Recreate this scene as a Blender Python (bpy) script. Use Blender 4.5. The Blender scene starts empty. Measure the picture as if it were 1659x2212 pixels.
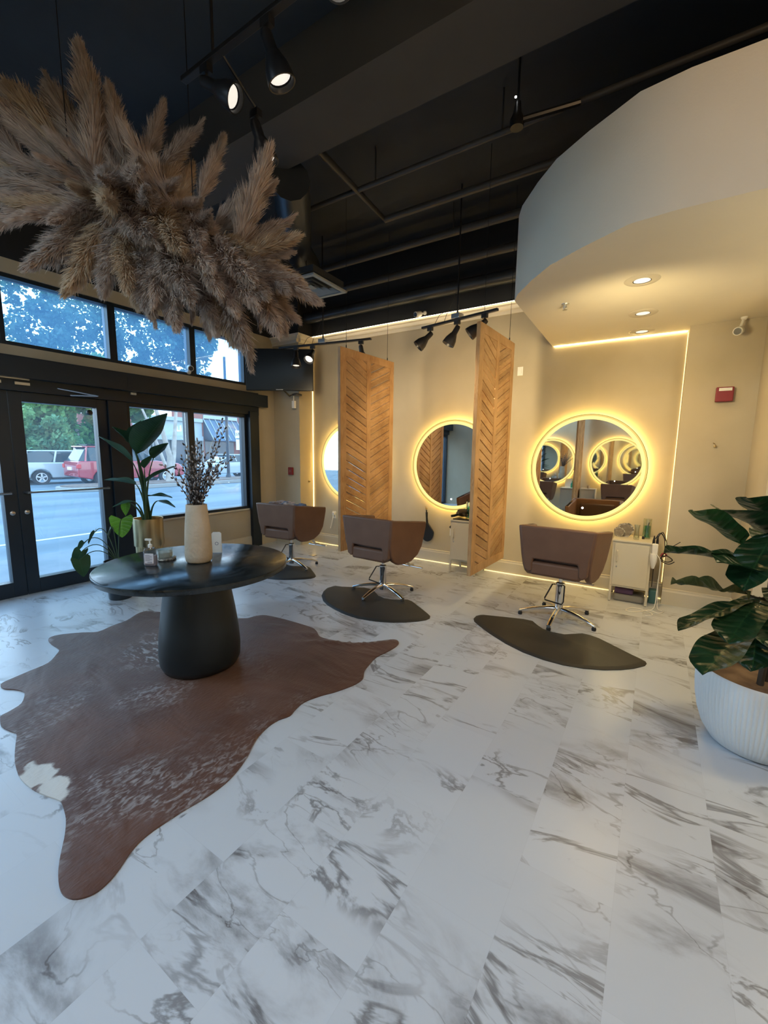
import bpy, bmesh, math, random
from mathutils import Vector, Matrix, Euler, noise
random.seed(7)
C = bpy.context.scene.collection
PI = math.pi
def R_(d): return math.radians(d)
# ------------------------------------------------------------------ materials
def new_mat(name):
    m = bpy.data.materials.new(name); m.use_nodes = True
    nt = m.node_tree; b = nt.nodes['Principled BSDF']; return m, nt, b
def N(nt, t, **k):
    n = nt.nodes.new(t)
    for a, v in k.items():
        if a == 'inp':
            for i, x in v.items(): n.inputs[i].default_value = x
        else: setattr(n, a, v)
    return n
def L(nt, a, b): nt.links.new(a, b)
def rgba(c): return (c[0], c[1], c[2], 1)
def coords(nt, scale=(1,1,1), rot=(0,0,0)):
    tc = N(nt, 'ShaderNodeTexCoord'); mp = N(nt, 'ShaderNodeMapping')
    mp.inputs['Scale'].default_value = scale; mp.inputs['Rotation'].default_value = rot
    L(nt, tc.outputs['Object'], mp.inputs['Vector']); return mp.outputs['Vector']
def simple(name, c, rough=.5, metal=0, c2=None, ns=8, bump=0, bs=None, spec=None, stretch=(1,1,1), rot=(0,0,0), detail=4, coat=0, lo=.35, hi=.65, dist=.01):
    m, nt, b = new_mat(name)
    b.inputs['Base Color'].default_value = rgba(c); b.inputs['Roughness'].default_value = rough; b.inputs['Metallic'].default_value = metal
    if spec is not None: b.inputs['Specular IOR Level'].default_value = spec
    if coat: b.inputs['Coat Weight'].default_value = coat
    v = None
    if c2 is not None:
        v = coords(nt, stretch, rot)
        n = N(nt, 'ShaderNodeTexNoise', inp={'Scale': ns, 'Detail': detail}); L(nt, v, n.inputs['Vector'])
        mr = N(nt, 'ShaderNodeMapRange', inp={'From Min': lo, 'From Max': hi}); L(nt, n.outputs['Fac'], mr.inputs['Value'])
        mx = N(nt, 'ShaderNodeMix', data_type='RGBA'); mx.inputs[6].default_value = rgba(c); mx.inputs[7].default_value = rgba(c2)
        L(nt, mr.outputs['Result'], mx.inputs[0]); L(nt, mx.outputs[2], b.inputs['Base Color'])
    if bump:
        v = v or coords(nt, stretch, rot)
        n = N(nt, 'ShaderNodeTexNoise', inp={'Scale': bs or ns*4, 'Detail': 3}); L(nt, v, n.inputs['Vector'])
        bp = N(nt, 'ShaderNodeBump', inp={'Strength': bump, 'Distance': dist}); L(nt, n.outputs['Fac'], bp.inputs['Height']); L(nt, bp.outputs['Normal'], b.inputs['Normal'])
    return m
def emis(name, c, s, base=(.8,.8,.8)):
    m, nt, b = new_mat(name)
    b.inputs['Base Color'].default_value = rgba(base); b.inputs['Emission Color'].default_value = rgba(c); b.inputs['Emission Strength'].default_value = s
    b.inputs['Roughness'].default_value = .5
    return m
M = {}
M['plaster'] = simple('limewash plaster', (.45,.39,.28), .85, c2=(.54,.48,.36), ns=1.3, detail=5, bump=.12, bs=14, stretch=(1,1,.8))
M['white_plaster'] = simple('painted drywall', (.72,.67,.55), .8, c2=(.76,.71,.59), ns=1.2, bump=.08, bs=90)
M['trimpaint'] = simple('trim paint', (.60,.55,.44), .5)
M['crownpaint'] = simple('crown paint', (.78,.72,.60), .5)
M['black_ceiling'] = simple('black ceiling paint', (.024,.030,.037), .8, c2=(.032,.038,.045), ns=2, bump=.2, bs=12)  # black paint lifted and blued, with lens flare haze in the colour
M['black_beam'] = simple('black beam paint', (.05,.047,.043), .8, c2=(.06,.056,.05), ns=2)
M['black_wall'] = simple('black wall paint', (.014,.016,.02), .8)
M['pipe'] = simple('painted pipe', (.045,.043,.04), .5)
M['duct'] = simple('painted duct', (.035,.04,.045), .35, metal=.3, c2=(.05,.055,.06), ns=3)
M['storefront'] = simple('dark storefront aluminium', (.012,.022,.034), .38, metal=.2)  # black metal, its blue tint carries lens flare haze
M['sillmetal'] = simple('silver sill edge', (.7,.7,.7), .25, metal=1)
M['chrome'] = simple('chrome', (.82,.82,.83), .08, metal=1)
M['steel'] = simple('brushed steel', (.55,.55,.55), .35, metal=1)
M['blackmetal'] = simple('black metal', (.012,.012,.014), .4)
M['blackplastic'] = simple('black plastic', (.012,.012,.012), .35)
M['whiteplastic'] = simple('white plastic', (.78,.77,.72), .4)
M['leather'] = simple('brown leather', (.165,.082,.048), .52, c2=(.185,.095,.056), ns=6, bump=.15, bs=160, dist=.002)
M['leather_dark'] = simple('dark seam leather', (.07,.032,.022), .5)
M['matrubber'] = simple('black rubber mat', (.022,.022,.02), .55, c2=(.032,.031,.028), ns=3, bump=.25, bs=120, dist=.002)
M['cabinet'] = simple('pale painted steel', (.62,.58,.47), .45)
M['gold'] = simple('brushed brass', (.72,.55,.30), .3, metal=1, c2=(.5,.38,.2), ns=4, stretch=(3,3,.2))
M['vase'] = simple('rough stoneware', (.50,.41,.30), .8, c2=(.60,.50,.38), ns=9, bump=.7, bs=55, dist=.006)
M['bark'] = simple('dark twig bark', (.035,.022,.016), .7)
M['bud'] = simple('grey catkin', (.20,.17,.16), .9, c2=(.42,.38,.36), ns=90)
M['wax'] = None
M['stone'] = simple('speckled stone', (.16,.15,.13), .8, c2=(.5,.47,.4), ns=60, lo=.45, hi=.55)
M['red'] = simple('fire alarm red', (.22,.015,.02), .4)
M['soil'] = simple('brown plaster soil', (.10,.06,.035), .9, c2=(.2,.13,.08), ns=12)
M['potwhite'] = simple('white ceramic', (.72,.76,.78), .6)
M['darkpot'] = simple('dark glazed pot', (.02,.028,.035), .3)
M['asphalt'] = simple('wet grey asphalt', (.050,.085,.110), .6, c2=(.105,.150,.180), ns=.5, detail=8, bump=.2, bs=60, stretch=(1.6,.35,1))
M['concrete'] = simple('concrete', (.14,.17,.19), .8, c2=(.2,.22,.24), ns=2)
M['curb'] = simple('kerb concrete', (.24,.23,.21), .8)
M['mulch'] = simple('brown mulch', (.10,.065,.045), .95, c2=(.18,.12,.09), ns=9)
M['paint'] = simple('road paint', (.5,.52,.5), .6)
M['brick'] = simple('red brick', (.24,.085,.07), .85, c2=(.28,.11,.09), ns=3)
M['brick_dark'] = simple('dark brick pier', (.10,.09,.09), .85, c2=(.16,.14,.14), ns=9)
M['stucco'] = simple('pale stucco', (.36,.41,.42), .85)
M['stucco_dark'] = simple('grey stucco', (.33,.38,.40), .85)
M['awning'] = simple('blue grey metal awning', (.06,.10,.15), .4, metal=.4)
M['shopglass'] = simple('shop window glass', (.03,.05,.07), .08)
M['tyre'] = simple('tyre', (.015,.015,.017), .7)
M['alloy'] = simple('alloy wheel', (.55,.57,.6), .3, metal=.8)
M['carwhite'] = simple('white car paint', (.42,.46,.48), .2, coat=1)
M['carred'] = simple('red car paint', (.33,.02,.03), .2, coat=1)
M['carsilver'] = simple('silver car paint', (.34,.38,.42), .2, coat=1)
M['carglass'] = simple('car window', (.03,.05,.06), .05)
M['taillight'] = simple('tail light lens', (.5,.02,.02), .2)
M['treebark'] = simple('pale bark', (.30,.26,.22), .9, c2=(.42,.38,.33), ns=4)
M['cloth'] = simple('patterned cloth', (.10,.14,.22), .9, c2=(.5,.42,.38), ns=14, lo=.45, hi=.55)
M['purple'] = simple('purple box', (.10,.05,.12), .6)
M['teal'] = simple('teal plastic', (.05,.14,.15), .5)
M['tvblack'] = simple('tv bezel', (.008,.009,.011), .3)
M['tvscreen'] = simple('tv screen', (.010,.013,.018), .28)
M['lens'] = emis('lamp lens', (1,.93,.82), .45)
M['lens_dim'] = emis('unlit lamp lens', (1,.97,.92), .35)
M['ledring'] = emis('led ring', (1,.80,.27), .66, (.15,.12,.05))
M['ledback'] = emis('led back strip', (1,.66,.17), 24)
M['ledstrip'] = emis('led strip', (1,.70,.27), 1.1)
M['ledcrown'] = emis('led crown strip', (1,.80,.50), 8)
M['touch'] = emis('touch light', (1,1,1), 4)
M['led_dot'] = emis('shop sign glow', (1,1,1), 1.6)
M['ledrim'] = emis('led outer band', (1,.74,.20), .40, (.15,.12,.05))
M['mirror'] = simple('mirror glass', (.86,.88,.86), .015, metal=1)
M['rim'] = simple('mirror rim', (.10,.09,.05), .4)
def foliage_mat(name, c, c2, trans=.35, rough=.45, ns=2.5, spec=.5, veins=0, vc=(.1,.2,.06)):
    m, nt, b = new_mat(name)
    v = coords(nt); n = N(nt, 'ShaderNodeTexNoise', inp={'Scale': ns, 'Detail': 3}); L(nt, v, n.inputs['Vector'])
    mr = N(nt, 'ShaderNodeMapRange', inp={'From Min': .35, 'From Max': .65}); L(nt, n.outputs['Fac'], mr.inputs['Value'])
    mx = N(nt, 'ShaderNodeMix', data_type='RGBA'); mx.inputs[6].default_value = rgba(c); mx.inputs[7].default_value = rgba(c2)
    L(nt, mr.outputs['Result'], mx.inputs[0])
    if veins:      # midrib and side veins laid out along the leaf's own length
        uv = N(nt, 'ShaderNodeUVMap'); sx = N(nt, 'ShaderNodeSeparateXYZ'); L(nt, uv.outputs[0], sx.inputs[0])
        def mt(op, a, bb=None, c3=None):
            q = N(nt, 'ShaderNodeMath', operation=op)
            for i, x in enumerate((a, bb, c3)):
                if x is None: continue
                if isinstance(x, (int, float)): q.inputs[i].default_value = x
                else: L(nt, x, q.inputs[i])
            return q.outputs[0]
        av = mt('ABSOLUTE', mt('SUBTRACT', sx.outputs[1], .5))
        mid = mt('SMOOTH_MIN', 1, mt('MAXIMUM', 0, mt('SUBTRACT', 1, mt('MULTIPLY', av, 34))), .01)
        fr = mt('ABSOLUTE', mt('SUBTRACT', mt('FRACT', mt('SUBTRACT', mt('MULTIPLY', sx.outputs[0], veins), mt('MULTIPLY', av, 2.4))), .5))
        side = mt('MAXIMUM', 0, mt('SUBTRACT', 1, mt('MULTIPLY', fr, 11)))
        vv_ = mt('MINIMUM', 1, mt('ADD', mid, mt('MULTIPLY', side, .55)))
        m9 = N(nt, 'ShaderNodeMix', data_type='RGBA'); L(nt, mx.outputs[2], m9.inputs[6]); m9.inputs[7].default_value = rgba(vc); L(nt, vv_, m9.inputs[0]); mx = m9
        n5 = N(nt, 'ShaderNodeTexNoise', inp={'Scale': 55, 'Detail': 2}); L(nt, v, n5.inputs['Vector'])
        hh = mt('MULTIPLY_ADD', n5.outputs['Fac'], .5, mt('MULTIPLY', mt('MINIMUM', fr, .3), 2.5))
        bp = N(nt, 'ShaderNodeBump', inp={'Strength': .6, 'Distance': .006}); L(nt, hh, bp.inputs['Height']); L(nt, bp.outputs[0], b.inputs['Normal'])
    L(nt, mx.outputs[2], b.inputs['Base Color'])
    b.inputs['Roughness'].default_value = rough; b.inputs['Specular IOR Level'].default_value = spec
    t = N(nt, 'ShaderNodeBsdfTranslucent'); L(nt, mx.outputs[2], t.inputs['Color'])
    ms = N(nt, 'ShaderNodeMixShader', inp={0: trans}); out = nt.nodes['Material Output']
    L(nt, b.outputs[0], ms.inputs[1]); L(nt, t.outputs[0], ms.inputs[2]); L(nt, ms.outputs[0], out.inputs['Surface'])
    return m
M['wax'] = foliage_mat('white wax', (.86,.84,.80), (.90,.88,.84), .5, .4, 3)
M['leaf_fig'] = foliage_mat('fig leaf', (.006,.026,.010), (.014,.05,.018), .06, .32, 8, .4, 8, (.025,.075,.025))
M['leaf_fig_olive'] = foliage_mat('withered fig leaf', (.045,.07,.02), (.12,.12,.04), .15, .5, 12, .4, 8, (.14,.15,.06))
M['leaf_fig_light'] = foliage_mat('fresh fig leaf', (.016,.06,.018), (.028,.09,.026), .2, .3, 8, .4, 8, (.05,.13,.04))
M['leaf_bop'] = foliage_mat('banana style leaf', (.012,.045,.020), (.03,.085,.032), .3, .35, 4, .4, 26, (.04,.10,.05))
M['leaf_bop_pale'] = foliage_mat('pale leaf underside', (.05,.11,.07), (.10,.18,.12), .3, .4, 4)
M['leaf_bright'] = foliage_mat('bright young leaf', (.10,.24,.02), (.15,.32,.04), .5, .4, 4, .4, 6, (.20,.36,.08))
M['stem'] = simple('plant stem', (.03,.07,.025), .5)
M['figstem'] = simple('woody stem', (.06,.05,.035), .8)
M['tree_green'] = foliage_mat('tree leaves', (.05,.16,.04), (.14,.28,.07), .4, .6, .8)
M['tree_dark'] = foliage_mat('tall tree leaves', (.03,.09,.06), (.08,.17,.12), .45, .6, .8)
M['shrub_green'] = foliage_mat('shrub leaves', (.07,.20,.10), (.20,.34,.12), .4, .6, .7)
M['pampas'] = foliage_mat('pampas plume', (.56,.44,.36), (.72,.59,.49), .45, .9, 9, .1)
M['pampas2'] = foliage_mat('pampas plume grey', (.46,.37,.31), (.60,.49,.41), .45, .9, 9, .1)
M['pampas3'] = foliage_mat('pampas plume golden', (.56,.42,.29), (.70,.55,.39), .45, .9, 9, .1)
def glass_mat(name, tint, gl=.06, dust=0, haze_col=(.5,.75,1)):
    m, nt, b = new_mat(name); nt.nodes.remove(b)
    t = N(nt, 'ShaderNodeBsdfTransparent'); t.inputs[0].default_value = rgba(tint)
    g = N(nt, 'ShaderNodeBsdfGlossy'); g.inputs['Roughness'].default_value = .02
    f = N(nt, 'ShaderNodeLayerWeight', inp={'Blend': .35}); mr = N(nt, 'ShaderNodeMapRange', inp={'To Min': gl*.4, 'To Max': .5}); L(nt, f.outputs['Fresnel'], mr.inputs['Value'])
    ms = N(nt, 'ShaderNodeMixShader'); L(nt, mr.outputs['Result'], ms.inputs[0]); L(nt, t.outputs[0], ms.inputs[1]); L(nt, g.outputs[0], ms.inputs[2])
    last = ms
    if dust:  # translucent share: haze on panes, cloudiness in liquid
        d = N(nt, 'ShaderNodeBsdfTranslucent'); d.inputs[0].default_value = rgba(haze_col)
        m2 = N(nt, 'ShaderNodeMixShader', inp={0: dust}); L(nt, ms.outputs[0], m2.inputs[1]); L(nt, d.outputs[0], m2.inputs[2]); last = m2
    L(nt, last.outputs[0], nt.nodes['Material Output'].inputs['Surface']); return m
M['glass'] = glass_mat('clear window glass', (.90,.97,1), .05, .03)
M['glass_hazy'] = glass_mat('hazed transom glass', (.78,.92,1), .05, .12, (.30,.62,1))  # blue translucent layer puts flare haze into the upper panes
M['clearplastic'] = glass_mat('clear plastic', (.88,.88,.90), .2)
M['tealliquid'] = glass_mat('teal liquid', (.12,.72,.62), .15, .25, (.1,.7,.6))
M['jarglass'] = glass_mat('jar glass', (.94,.97,.95), .25)
def wood_mat(name, rot, grain_axis, slat=0):
    m, nt, b = new_mat(name)
    tc = N(nt, 'ShaderNodeTexCoord'); mp = N(nt, 'ShaderNodeMapping'); mp.inputs['Rotation'].default_value = rot
    L(nt, tc.outputs['Object'], mp.inputs['Vector'])
    mp2 = N(nt, 'ShaderNodeMapping'); mp2.inputs['Scale'].default_value = grain_axis; L(nt, mp.outputs[0], mp2.inputs['Vector'])
    n = N(nt, 'ShaderNodeTexNoise', inp={'Scale': 5, 'Detail': 5, 'Distortion': 1.2}); L(nt, mp2.outputs[0], n.inputs['Vector'])
    w = N(nt, 'ShaderNodeMath', operation='MULTIPLY', inp={1: 9}); L(nt, n.outputs['Fac'], w.inputs[0])
    s = N(nt, 'ShaderNodeMath', operation='SINE'); L(nt, w.outputs[0], s.inputs[0])
    w.inputs[1].default_value = 42
    n2 = N(nt, 'ShaderNodeTexNoise', inp={'Scale': 3, 'Detail': 2}); L(nt, tc.outputs['Object'], n2.inputs['Vector'])
    ad = N(nt, 'ShaderNodeMath', operation='MULTIPLY_ADD', inp={1: .10, 2: 0}); L(nt, s.outputs[0], ad.inputs[0]); L(nt, n2.outputs['Fac'], ad.inputs[2])
    cr = N(nt, 'ShaderNodeValToRGB'); e = cr.color_ramp.elements
    e[0].position = .28; e[0].color = (.44,.235,.095,1); e[1].position = .70; e[1].color = (.70,.44,.22,1)
    mid = cr.color_ramp.elements.new(.45); mid.color = (.58,.345,.155,1)
    L(nt, ad.outputs[0], cr.inputs[0])
    if slat:
        sp = N(nt, 'ShaderNodeSeparateXYZ'); L(nt, tc.outputs['Object'], sp.inputs[0])
        k = N(nt, 'ShaderNodeMath', operation='MULTIPLY_ADD', inp={1: slat*.43}); L(nt, sp.outputs[1], k.inputs[0]); L(nt, sp.outputs[2], k.inputs[2])
        k2 = N(nt, 'ShaderNodeMath', operation='MULTIPLY', inp={1: 1/.0925}); L(nt, k.outputs[0], k2.inputs[0])
        k3 = N(nt, 'ShaderNodeMath', operation='FLOOR'); L(nt, k2.outputs[0], k3.inputs[0])
        wn = N(nt, 'ShaderNodeTexWhiteNoise', noise_dimensions='1D'); L(nt, k3.outputs[0], wn.inputs['W'])
        k4 = N(nt, 'ShaderNodeMapRange', inp={'To Min': .78, 'To Max': 1.08}); L(nt, wn.outputs['Value'], k4.inputs['Value'])
        vm = N(nt, 'ShaderNodeVectorMath', operation='SCALE'); L(nt, cr.outputs[0], vm.inputs[0]); L(nt, k4.outputs[0], vm.inputs['Scale']); L(nt, vm.outputs[0], b.inputs['Base Color'])
    else: L(nt, cr.outputs[0], b.inputs['Base Color'])
    b.inputs['Roughness'].default_value = .5
    bp = N(nt, 'ShaderNodeBump', inp={'Strength': .1, 'Distance': .002}); L(nt, s.outputs[0], bp.inputs['Height']); L(nt, bp.outputs[0], b.inputs['Normal'])
    return m
M['wood_v'] = wood_mat('oak upright grain', (0,0,0), (6,6,.5))
M['wood_a'] = wood_mat('oak slat grain falling', (R_(23),0,0), (6,.7,6), 1)
M['wood_b'] = wood_mat('oak slat grain rising', (R_(-23),0,0), (6,.7,6), -1)
def floor_mat():
    m, nt, b = new_mat('marble look vinyl tile')
    tc = N(nt, 'ShaderNodeTexCoord'); sp = N(nt, 'ShaderNodeSeparateXYZ'); L(nt, tc.outputs['Object'], sp.inputs[0])
    def mth(op, a, bb=None, c=None):
        n = N(nt, 'ShaderNodeMath', operation=op)
        for i, x in enumerate((a, bb, c)):
            if x is None: continue
            if isinstance(x, (int, float)): n.inputs[i].default_value = x
            else: L(nt, x, n.inputs[i])
        return n.outputs[0]
    W, H = .3048, .6096
    cx = mth('DIVIDE', sp.outputs[0], W); col = mth('FLOOR', cx); par = mth('MODULO', mth('ADD', col, 100), 2)
    cy = mth('DIVIDE', mth('MULTIPLY_ADD', par, W, mth('SUBTRACT', sp.outputs[1], .53)), H); row = mth('FLOOR', cy)
    cb = N(nt, 'ShaderNodeCombineXYZ'); L(nt, col, cb.inputs[0]); L(nt, row, cb.inputs[1])
    wn = N(nt, 'ShaderNodeTexWhiteNoise', noise_dimensions='2D'); L(nt, cb.outputs[0], wn.inputs['Vector'])
    sc = N(nt, 'ShaderNodeVectorMath', operation='SCALE', inp={'Scale': 37}); L(nt, wn.outputs['Color'], sc.inputs[0])
    mp = N(nt, 'ShaderNodeMapping'); mp.inputs['Scale'].default_value = (1.0, 2.4, 1); mp.inputs['Rotation'].default_value = (0,0,R_(14)); L(nt, tc.outputs['Object'], mp.inputs['Vector'])
    av = N(nt, 'ShaderNodeVectorMath', operation='ADD'); L(nt, mp.outputs[0], av.inputs[0]); L(nt, sc.outputs[0], av.inputs[1])
    V = av.outputs[0]
    def nz(s, d, dist=0, r=.55):
        n = N(nt, 'ShaderNodeTexNoise', inp={'Scale': s, 'Detail': d, 'Distortion': dist, 'Roughness': r}); L(nt, V, n.inputs['Vector']); return n.outputs['Fac']
    def rng(x, a, bb, c=0, d=1):
        n = N(nt, 'ShaderNodeMapRange', interpolation_type='SMOOTHSTEP', inp={'From Min': a, 'From Max': bb, 'To Min': c, 'To Max': d}); L(nt, x, n.inputs['Value']); return n.outputs['Result']
    v1 = rng(mth('ABSOLUTE', mth('SUBTRACT', nz(1.4, 6, 1.2, .56), .5)), 0, .034, 1, 0)
    v2 = rng(mth('ABSOLUTE', mth('SUBTRACT', nz(2.0, 5, .9, .5), .47)), 0, .014, 1, 0)
    mask = rng(nz(1.0, 2), .45, .62); mask2 = rng(nz(.8, 2), .48, .62)
    cloud = mth('MULTIPLY', rng(nz(1.3, 6, 1.2, .62), .46, .70), mask2)
    vein = mth('MAXIMUM', mth('MULTIPLY', v1, mask), mth('MULTIPLY', v2, mth('MULTIPLY', mask2, .6)))
    tot = mth('MINIMUM', mth('ADD', mth('MULTIPLY', vein, .80), mth('MULTIPLY', cloud, .85)), 1)
    base = N(nt, 'ShaderNodeMix', data_type='RGBA'); base.inputs[6].default_value = (.585,.625,.675,1); base.inputs[7].default_value = (.165,.16,.165,1)
    L(nt, tot, base.inputs[0])
    # faint soft mottling and a hairline joint round every tile
    dx = mth('MULTIPLY', mth('SUBTRACT', .5, mth('ABSOLUTE', mth('SUBTRACT', mth('FRACT', cx), .5))), W)
    dy = mth('MULTIPLY', mth('SUBTRACT', .5, mth('ABSOLUTE', mth('SUBTRACT', mth('FRACT', cy), .5))), H)
    jt = rng(mth('MINIMUM', dx, dy), .0003, .0011, .93, 1)
    tone = mth('MULTIPLY', jt, mth('MULTIPLY_ADD', wn.outputs['Value'], .06, .96))
    mul = N(nt, 'ShaderNodeVectorMath', operation='SCALE'); L(nt, base.outputs[2], mul.inputs[0]); L(nt, tone, mul.inputs['Scale'])
    L(nt, mul.outputs[0], b.inputs['Base Color']); b.inputs['Roughness'].default_value = .30
    b.inputs['Specular IOR Level'].default_value = .45
    return m
M['floor'] = floor_mat()
def hide_mat():
    m, nt, b = new_mat('brown cowhide')
    tc = N(nt, 'ShaderNodeTexCoord')
    def nz(s, d, st=(1,1,1), dist=0):
        mp = N(nt, 'ShaderNodeMapping'); mp.inputs['Scale'].default_value = st; L(nt, tc.outputs['Object'], mp.inputs['Vector'])
        n = N(nt, 'ShaderNodeTexNoise', inp={'Scale': s, 'Detail': d, 'Distortion': dist}); L(nt, mp.outputs[0], n.inputs['Vector']); return n.outputs['Fac']
    def rng(x, a, bb, c=0, d=1):
        n = N(nt, 'ShaderNodeMapRange', interpolation_type='SMOOTHSTEP', inp={'From Min': a, 'From Max': bb, 'To Min': c, 'To Max': d}); L(nt, x, n.inputs['Value']); return n.outputs['Result']
    def mix(f, a, c2):
        x = N(nt, 'ShaderNodeMix', data_type='RGBA')
        if isinstance(a, tuple): x.inputs[6].default_value = a
        else: L(nt, a, x.inputs[6])
        x.inputs[7].default_value = c2; L(nt, f, x.inputs[0]); return x.outputs[2]
    def mul(a, c2):
        x = N(nt, 'ShaderNodeMath', operation='MULTIPLY'); L(nt, a, x.inputs[0]); L(nt, c2, x.inputs[1]); return x.outputs[0]
    def blob(cx, cy, r0, r1, amp=.25):
        vm = N(nt, 'ShaderNodeVectorMath', operation='DISTANCE'); vm.inputs[1].default_value = (cx, cy, .008); L(nt, tc.outputs['Object'], vm.inputs[0])
        a = N(nt, 'ShaderNodeMath', operation='MULTIPLY_ADD', inp={1: -amp, 2: 0}); L(nt, nz(9, 4), a.inputs[0]); L(nt, vm.outputs['Value'], a.inputs[2])
        return rng(a.outputs[0], r0, r1, 1, 0)
    col = mix(rng(nz(2, 4), .35, .7), (.085,.033,.019,1), (.125,.052,.029,1))
    hair = rng(nz(46, 4, (1.2,.5,1), 1), .42, .72)
    g = mul(rng(nz(1.7, 3), .46, .60), hair)
    col = mix(mul(g, blob(-2.05, 1.0, .3, 1.1)), col, (.30,.26,.25,1))
    col = mix(mul(blob(-3.0, 1.72, .02, .33), rng(nz(22, 4, (.5,1.3,1), 1), .50, .66)), col, (.40,.36,.34,1))
    HW = [[-2.256,0.617],[-2.105,0.631]]
    col = mix(blob(HW[0][0]-.03, HW[0][1]-.01, -.02, .005, .2), col, (.62,.6,.56,1))
    col = mix(blob(HW[1][0]-.01, HW[1][1]-.01, -.03, -.005, .2), col, (.62,.6,.56,1))
    L(nt, col, b.inputs['Base Color']); b.inputs['Roughness'].default_value = .55
    b.inputs['Sheen Weight'].default_value = .25; b.inputs['Sheen Roughness'].default_value = .4
    bp = N(nt, 'ShaderNodeBump', inp={'Strength': .5, 'Distance': .004}); L(nt, nz(90, 3, (1,.35,1)), bp.inputs['Height'])
    bp2 = N(nt, 'ShaderNodeBump', inp={'Strength': .5, 'Distance': .03}); L(nt, nz(1.6, 2, (1,2.2,1), 1.5), bp2.inputs['Height']); L(nt, bp.outputs[0], bp2.inputs['Normal'])
    L(nt, bp2.outputs[0], b.inputs['Normal']); return m
M['hide'] = hide_mat()
def table_mat():
    m, nt, b = new_mat('worn black lacquer')
    v = coords(nt, (1.3,1,1)); n = N(nt, 'ShaderNodeTexNoise', inp={'Scale': 5, 'Detail': 8, 'Distortion': .8, 'Roughness': .65}); L(nt, v, n.inputs['Vector'])
    mr = N(nt, 'ShaderNodeMapRange', inp={'From Min': .4, 'From Max': .6, 'To Min': .15, 'To Max': .27}); L(nt, n.outputs['Fac'], mr.inputs['Value']); L(nt, mr.outputs[0], b.inputs['Roughness'])
    mx = N(nt, 'ShaderNodeMix', data_type='RGBA'); mx.inputs[6].default_value = (.010,.013,.014,1); mx.inputs[7].default_value = (.022,.027,.029,1)
    mr2 = N(nt, 'ShaderNodeMapRange', inp={'From Min': .4, 'From Max': .62}); L(nt, n.outputs['Fac'], mr2.inputs['Value']); L(nt, mr2.outputs[0], mx.inputs[0]); L(nt, mx.outputs[2], b.inputs['Base Color'])
    return m
M['tabletop'] = table_mat()
M['tablebase'] = simple('black fibre table base', (.007,.011,.014), .4, c2=(.010,.015,.018), ns=4)
def ribbed(name, c, freq, axis='angle', strength=.8, dist=.006, rough=.6, metal=0):
    m, nt, b = new_mat(name); b.inputs['Base Color'].default_value = rgba(c); b.inputs['Roughness'].default_value = rough; b.inputs['Metallic'].default_value = metal
    return m
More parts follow.
